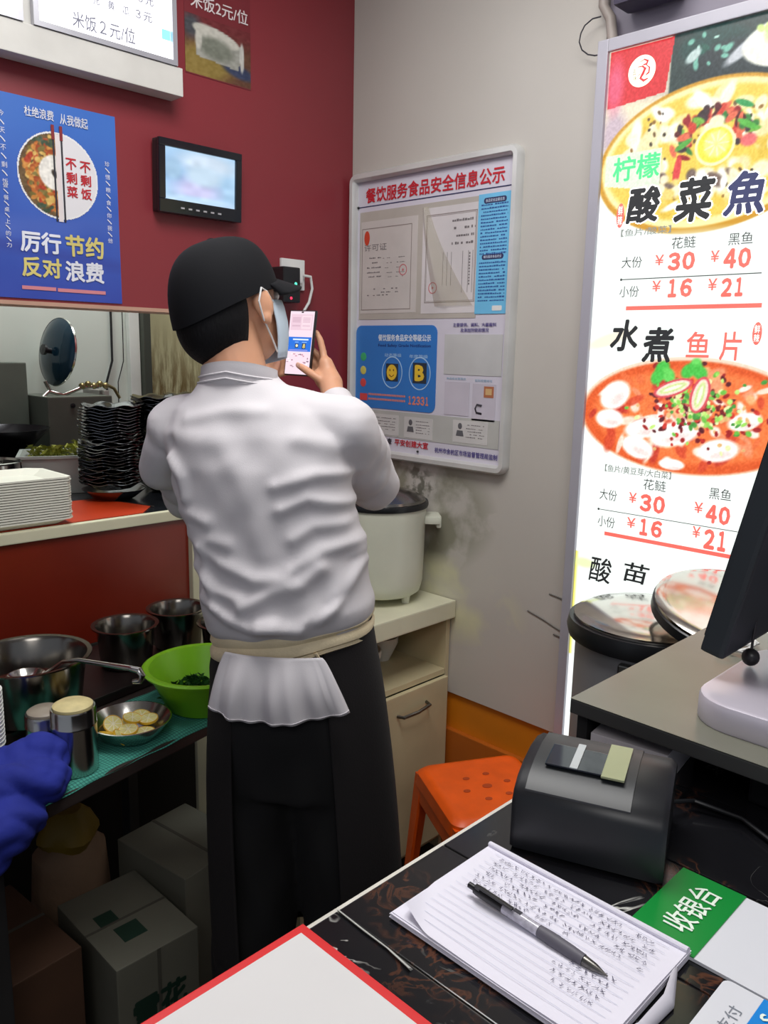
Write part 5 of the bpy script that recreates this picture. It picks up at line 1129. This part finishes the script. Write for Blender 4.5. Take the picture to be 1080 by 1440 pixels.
    for j in range(9):
        for i in range(n+1):
            a = R(12+156*i/n); v = j/8; z = -.128+.098*v; bul = 1+.10*math.sin(math.pi*v)
            vs.append(HM @ Vector((.066*math.cos(a)*bul*(.86+.2*v), .020+.083*math.sin(a)*bul*(.84+.2*v)+.0012*math.sin(j*3.1), z)))
    b._add(vs, [(j*(n+1)+i, j*(n+1)+i+1, (j+1)*(n+1)+i+1, (j+1)*(n+1)+i) for j in range(8) for i in range(n)])
    m_ = b.build('face_mask', mk, t, 2); md = m_.modifiers.new('s', 'SOLIDIFY'); md.thickness = .0022; md.offset = 1
    for s in (-1, 1):
        b = MB(); b.tube([H(s*.072, .040, -.036), H(s*.084, .020, -.018), H(s*.090, .004, -.012), H(s*.0895, -.008, -.034), H(s*.084, -.002, -.062), H(s*.070, .020, -.095), H(s*.060, .034, -.118)], .0016, 6); b.build('ear_loop', mat('loop_white', (226, 226, 226), .6), m_, True)
    # ---- chef jacket
    jm = mat('jacket_white', (208, 204, 208), .72, var=.015, scale=5, bump=.06, bscale=500)
    def oval2(cx, cy, z, hw, hb, hf, n=48, tz=0, p=.88):
        P = []
        for k in range(n):
            a = 2*math.pi*k/n; c, s = math.cos(a), math.sin(a); c = math.copysign(abs(c)**p, c); s2 = math.copysign(abs(s)**p, s)
            P.append((cx+hw*c, cy+(hf if s > 0 else hb)*s2, z+tz*c))
        return P
    b = MB()
    b.loft([oval2(.002, 0, .985, .128, .092, .10), oval2(.0, 0, 1.022, .136, .100, .105, tz=.016), oval2(-.004, -.002, 1.048, .150, .120, .118, tz=.018), oval2(-.006, -.002, 1.075, .154, .126, .120, tz=.015), oval2(-.014, 0, 1.12, .151, .120, .115), oval2(-.026, 0, 1.18, .150, .112, .112), oval2(-.042, 0, 1.25, .150, .110, .112),
            oval2(-.058, .0, 1.32, .158, .108, .11), oval2(-.068, .004, 1.375, .160, .096, .10), oval2(-.076, .008, 1.415, .135, .080, .085), oval2(-.088, .010, 1.445, .092, .066, .068), oval2(-.096, .012, 1.468, .064, .058, .060), oval2(-.100, .014, 1.485, .058, .054, .056)])
    for s in (1, -1):
        b.limb([(-.085, .012, 1.418), SH[s]+Vector((0, -.004, .0))], [.05, .058], 20)
        b.limb([SH[s], (SH[s]*.5+EL[s]*.5), EL[s]+Vector((s*.004, -.004, -.004))], [.060, .058, .050], 20)
        b.limb([EL[s]+Vector((s*.004, -.004, -.004)), EL[s].lerp(WR[s], .5), EL[s].lerp(WR[s], .86)], [.050, .047, .036], 20)
    b.limb([(-.235, .02, 1.345), (-.262, .055, 1.300)], [.044, .046], 18)       # puff of the left sleeve
    b.limb([(.09, .06, 1.34), (.105, .12, 1.30)], [.045, .046], 18)
    jk = b.build('chef_jacket', jm, t)
    # folds: (points in side/height coordinates on the back, width, height)
    folds = [([(-.155, 1.205), (-.09, 1.165), (-.03, 1.145), (.02, 1.150)], .013, .0065), ([(.03, 1.165), (.075, 1.195), (.112, 1.20)], .012, .0060), ([(-.145, 1.150), (-.10, 1.118), (-.06, 1.112)], .012, .0060),
             ([(-.05, 1.095), (.0, 1.125), (.045, 1.14), (.07, 1.165)], .014, .0080), ([(-.02, 1.070), (.045, 1.068), (.095, 1.100), (.125, 1.165), (.132, 1.22)], .011, .0090), ([(-.13, 1.10), (-.075, 1.075), (-.03, 1.062), (.005, 1.075)], .011, .0070),
             ([(.06, 1.075), (.105, 1.12), (.12, 1.17)], .008, -.0050), ([(-.19, 1.335), (-.165, 1.305), (-.16, 1.27)], .010, .0075), ([(-.205, 1.29), (-.17, 1.25), (-.12, 1.235)], .012, .0060), ([(-.18, 1.24), (-.12, 1.205), (-.08, 1.20)], .012, .0045),
             ([(.13, 1.315), (.06, 1.318), (.0, 1.300)], .011, .0055), ([(.115, 1.265), (.05, 1.280), (.01, 1.262)], .011, .0060), ([(.10, 1.235), (.06, 1.235), (.03, 1.215)], .012, .0045), ([(.09, 1.36), (.03, 1.375)], .014, .0035),
             ([(-.16, 1.40), (-.10, 1.415), (-.03, 1.418)], .012, .0035), ([(-.18, 1.37), (-.10, 1.365)], .018, .0030), ([(-.07, 1.33), (-.03, 1.25), (-.02, 1.19)], .02, .0035), ([(-.10, 1.09), (-.12, 1.13), (-.13, 1.19)], .010, .0040)]
    def seg_d(px, pz, A, B):
        ax, az = A; bx, bz = B; dx, dz = bx-ax, bz-az; u = np.clip(((px-ax)*dx+(pz-az)*dz)/(dx*dx+dz*dz), 0, 1); return np.hypot(px-ax-u*dx, pz-az-u*dz)
    def dp(co, no):
        x, y, z = co.T; back = np.clip((.06-y)/.05, 0, 1); d = np.zeros(len(co))
        for pts, wd, am in folds:
            dm = np.min([seg_d(x, z, pts[i], pts[i+1]) for i in range(len(pts)-1)], 0); d += am*1.5*np.exp(-(dm/wd)**2)*back
        # general cloth drape
        d += .0013*np.sin(x*38+z*22+2*np.sin(z*17))*np.sin(z*46+x*15) + .0012*np.sin(x*85+1.3)*np.sin(z*71)
        dd = np.min([np.linalg.norm(co-(np.array((.095, -.03, 1.392))*(1-u)+np.array((.165, .075, 1.345))*u), axis=1) for u in np.linspace(0, 1, 12)], 0); d -= .0*dd
        dd = np.min([np.linalg.norm(co-(np.array((-.19, -.06, 1.36))*(1-u)+np.array((-.20, .0, 1.27))*u), axis=1) for u in np.linspace(0, 1, 12)], 0); d -= .008*np.exp(-(dd/.010)**2)
        # creases ringing the sleeves
        for s in (1, -1):
            A, B, C_ = SH[s], EL[s], WR[s]
            for P, Q, fr, am in ((A, B, 105, .0038), (B, C_, 95, .0042)):
                v = np.array(Q-P); L2 = (v*v).sum(); u = ((co-np.array(P))@v)/L2; dist = np.linalg.norm(co-np.array(P)-np.clip(u, 0, 1)[:, None]*v, axis=1)
                w = np.clip((.075-dist)/.02, 0, 1)*np.clip((u+.15)/.2, 0, 1)*np.clip((1.2-u)/.2, 0, 1); ph = u*math.sqrt(L2)*fr+2.2*np.sin(x*30+y*25)+3*z*10
                d += w*am*(np.abs(np.sin(ph*.5))-.5)
        d *= np.clip((z-.99)/.03, .2, 1); return co+no*d[:, None]
    remesh(jk, .0052, 6, dp); sm = jk.modifiers.new('s', 'SMOOTH'); sm.iterations = 2; sm.factor = .5
    # collar: stand-up band, higher at the back
    b = MB(); rings = []
    for (k, z, o_) in ((.98, 1.440, .0), (1.09, 1.458, 0), (1.03, 1.483, .0), (1.03, 1.488, 0), (.97, 1.487, 0), (.96, 1.470, 0)):
        rings.append([(-.098+.064*k*math.cos(2*math.pi*q/44), .012+.060*k*math.sin(2*math.pi*q/44), z-.010*math.sin(2*math.pi*q/44)-.006*math.cos(2*math.pi*q/44)**2+.002*math.cos(2*math.pi*q/44)) for q in range(44)])
    b.loft(rings, cap=False); b.build('collar', jm, jk, True)
    b = MB()
    for (k, z) in ((1.085, 1.470), (1.12, 1.460)): b.tube([(-.098+.064*k*math.cos(R(200+14*i)), .012+.060*k*math.sin(R(200+14*i)), z+.010-.012*abs(math.cos(R(200+14*i)))) for i in range(11)], .0016, 6)
    b.build('collar_seam', jm, jk, True)
    for s in (1, -1):      # cuffs
        A = EL[s].lerp(WR[s], .80); B = EL[s].lerp(WR[s], .97); b = MB(); b.tube([A, A.lerp(B, .1), B, B+(A-B)*.02], [.034, .040, .037, .030], 24); b.build('cuff', jm, jk, True)
    # ---- jacket tail below the sash
    b = MB(); nx, ny = 60, 22; vs = []
    for j in range(ny):
        for i in range(nx):
            u = i/(nx-1); v = j/(ny-1); w0, w1 = -.085+.170*u, -.118+.252*u
            x = w0+(w1-w0)*(v**.75); zt = 1.016+.006*u; zb = .912+.020*u-.014*math.sin(math.pi*u)
            z = zt+(zb-zt)*v; base = -math.sqrt(max(.0, 1-min(1, abs(x-.008)/.19)**2))*.118
            am = .007*v**.6*(1-.15*v); y = base-.012-.020*v+am*math.sin(u*17+1.2*math.sin(v*2.2))+.004*v*math.sin(u*41+3)+.010*math.sin(math.pi*v)*-1*(1 if .1 < u < .9 else .4)
            vs.append((x, y, z))
    b._add(vs, [(j*nx+i, j*nx+i+1, (j+1)*nx+i+1, (j+1)*nx+i) for j in range(ny-1) for i in range(nx-1)])
    tl = b.build('jacket_tail', jm, jk, 2); md = tl.modifiers.new('s', 'SOLIDIFY'); md.thickness = .002
    b = MB(); b.tube([Vector(vs[(ny-2)*nx+i])+Vector((0, -.0012, -.001)) for i in range(0, nx, 2)]+[Vector(vs[(ny-2)*nx+nx-1])], .0007, 6); b.build('hem', jm, tl, True)
    # ---- trousers and apron
    tm = mat('black_trousers', (9, 9, 12), .85, var=.1, scale=12)
    b = MB(); b.loft([oval2(.0, 0, 1.03, .134, .098, .10), oval2(.003, 0, .96, .152, .118, .11), oval2(.006, 0, .86, .160, .125, .115), oval2(.012, 0, .74, .162, .115, .11)])
    for s in (-1, 1): b.limb([(.012+s*.076, -.005, .76), (.020+s*.090, -.005, .50), (.016+s*.098, -.01, .30), (.012+s*.105, -.01, .06)], [.096, .084, .078, .068], 22)
    tr = b.build('trousers', tm, t)
    def dp2(co, no):
        x, y, z = co.T; return co+no*(.003*np.sin(z*30+x*22)*np.sin(x*60+y*40))[:, None]
    remesh(tr, .008, 4, dp2)
    am_ = mat('dark_brown_apron', (16, 11, 14), .85, var=.15, scale=5, bump=.1, bscale=300)
    b = MB(); n = 70; vs = []; rows = [(1.055, .137, .108), (1.0, .146, .112), (.93, .160, .128), (.85, .168, .134), (.74, .178, .138), (.60, .184, .141), (.46, .187, .143), (.33, .188, .144)]
    for z, hw, hd in rows:
        for i in range(n+1):
            a = R(-112+ (404)*i/n) ; a = R(-58+296*i/n)
            rr_ = 1+.012*math.sin(a*7+z*3)*(1.06-z)*2
            vs.append((.006+.045*max(0, .95-z)*(1 if z > .45 else .45/max(z, .1)*.0+1)+hw*math.cos(a)*rr_, hd*math.sin(a)*rr_, z+.012*math.cos(a)*(z-.3)))
    m1 = n+1; b._add(vs, [(j*m1+i, j*m1+i+1, (j+1)*m1+i+1, (j+1)*m1+i) for j in range(len(rows)-1) for i in range(n)])
    ap = b.build('apron', am_, t, 2); md = ap.modifiers.new('ss', 'SUBSURF'); md.levels = md.render_levels = 1; md = ap.modifiers.new('s', 'SOLIDIFY'); md.thickness = .003
    # ---- sash: tied apron strings
    sm_ = mat('cream_sash', (222, 206, 172), .8, var=.06, scale=20, bump=.2, bscale=200); b = MB(); n = 72; rings = []
    prof = [(.0, .021), (.006, .017), (.0075, .010), (.003, .0035), (.008, -.003), (.0075, -.011), (.003, -.0145), (.005, -.019), (.0, -.023)]
    for r_, dz in prof:
        ring = []
        for k in range(n):
            a = 2*math.pi*k/n; c, s = math.cos(a), math.sin(a); c2 = math.copysign(abs(c)**.9, c); s2 = math.copysign(abs(s)**.9, s)
            zc = 1.023+.030*c+.008*s*-1*.3+.0015*math.sin(a*5); ring.append((.0+(.140+r_)*c2, (.111+r_)*s2, zc+dz*1.35*(1+.10*math.sin(a*3+1))*(1-.15*c)))
        rings.append(ring)
    b.loft(rings, cap=False); sa = b.build('sash', sm_, t, True); md = sa.modifiers.new('s', 'SOLIDIFY'); md.thickness = .003
    b = MB(); b.tube([(.070, -.108, 1.024), (.078, -.107, 1.012), (.082, -.106, .998), (.076, -.104, .986)], [.006, .005, .005, .002], 8, flat=.5); b.build('string_end', sm_, sa, True)
    # shoes
    for s in (-1, 1):
        b = MB(); b.limb([(.012+s*.105, -.035, .045), (.012+s*.115, .06, .045), (.012+s*.125, .155, .035)], [.045, .046, .034], 18); o = b.build('shoe', m_black, t); remesh(o, .008, 2)
        for v in o.data.vertices: v.co.z = max(v.co.z, .001)
    # ---- the phone he holds
    n_ = (Vector((-.13, .05, 1.60))-PC).normalized(); n_ = (n_+Vector((-.30, 0, 0))).normalized(); up = Vector((.02, 0, 1)); X = up.cross(n_).normalized(); Y = n_.cross(X)
    m4 = Matrix((X, Y, n_)).transposed().to_4x4(); m4.translation = PC
    ph = empty('phone', M=(Matrix.Translation((.89, 1.10, 0)) @ Matrix.Rotation(R(-55), 4, 'Z')) @ m4, label='smartphone in his hands showing the notice board on its screen', cat='phone')
    b = MB(); b.box((0, 0, -.0045), (.070, .146, .0085), bev=.0035); b.build('case', m_black, ph)
    def fn(U, V):
        p = Paint(U, V, (238, 214, 226), .46); rg = random.Random(3); p.band((V > .70) & (U > .06) & (U < .94) & (V < .95), (226, 196, 210)); p.band((V > .72) & (U > .5) & (U < .9) & (V < .93), (236, 210, 220))
        for i in range(11): p.band((np.abs(V-.76-.014*i) < .003) & (U > .12) & (U < .45), (196, 160, 178)); p.band((np.abs(V-.76-.014*i) < .003) & (U > .55) & (U < .85), (206, 172, 190))
        p.band((V > .36) & (V < .59) & (U > .03) & (U < .97), (28, 110, 214)); p.band((V > .545) & (V < .565) & (U > .2) & (U < .85), (220, 236, 250)); p.band((V > .505) & (V < .515) & (U > .3) & (U < .45), (170, 210, 245)); p.band((V > .505) & (V < .515) & (U > .6) & (U < .8), (170, 210, 245))
        p.band((np.abs(U-.39) < .07) & (np.abs(V-.455) < .034), (40, 46, 54)); p.e(.39, .455, .05, .022, (236, 236, 200)); p.band((np.abs(U-.69) < .075) & (np.abs(V-.452) < .042), (40, 46, 54))
        p.e(.69, .468, .045, .018, (240, 214, 130)); p.e(.69, .438, .05, .02, (240, 214, 130)); p.e(.69, .468, .018, .006, (40, 46, 54)); p.e(.69, .438, .02, .008, (40, 46, 54)); p.band((V > .375) & (V < .395) & (U > .08) & (U < .85), (150, 150, 220))
        for i in range(26): p.e(rg.uniform(.05, .9), rg.uniform(.10, .33), rg.uniform(.02, .06), rg.uniform(.004, .014), rg.choice([(150, 110, 130), (110, 80, 100), (250, 240, 245), (190, 130, 150)]), 0, .4)
        p.e(.5, .985, .05, .012, (10, 10, 14)); return p.c
    picture('screen', ph, -.0325, -.070, .0325, .070, 66, 140, fn, attr_mat('phone_screen', .2, 1.0), z=.0002)
person()
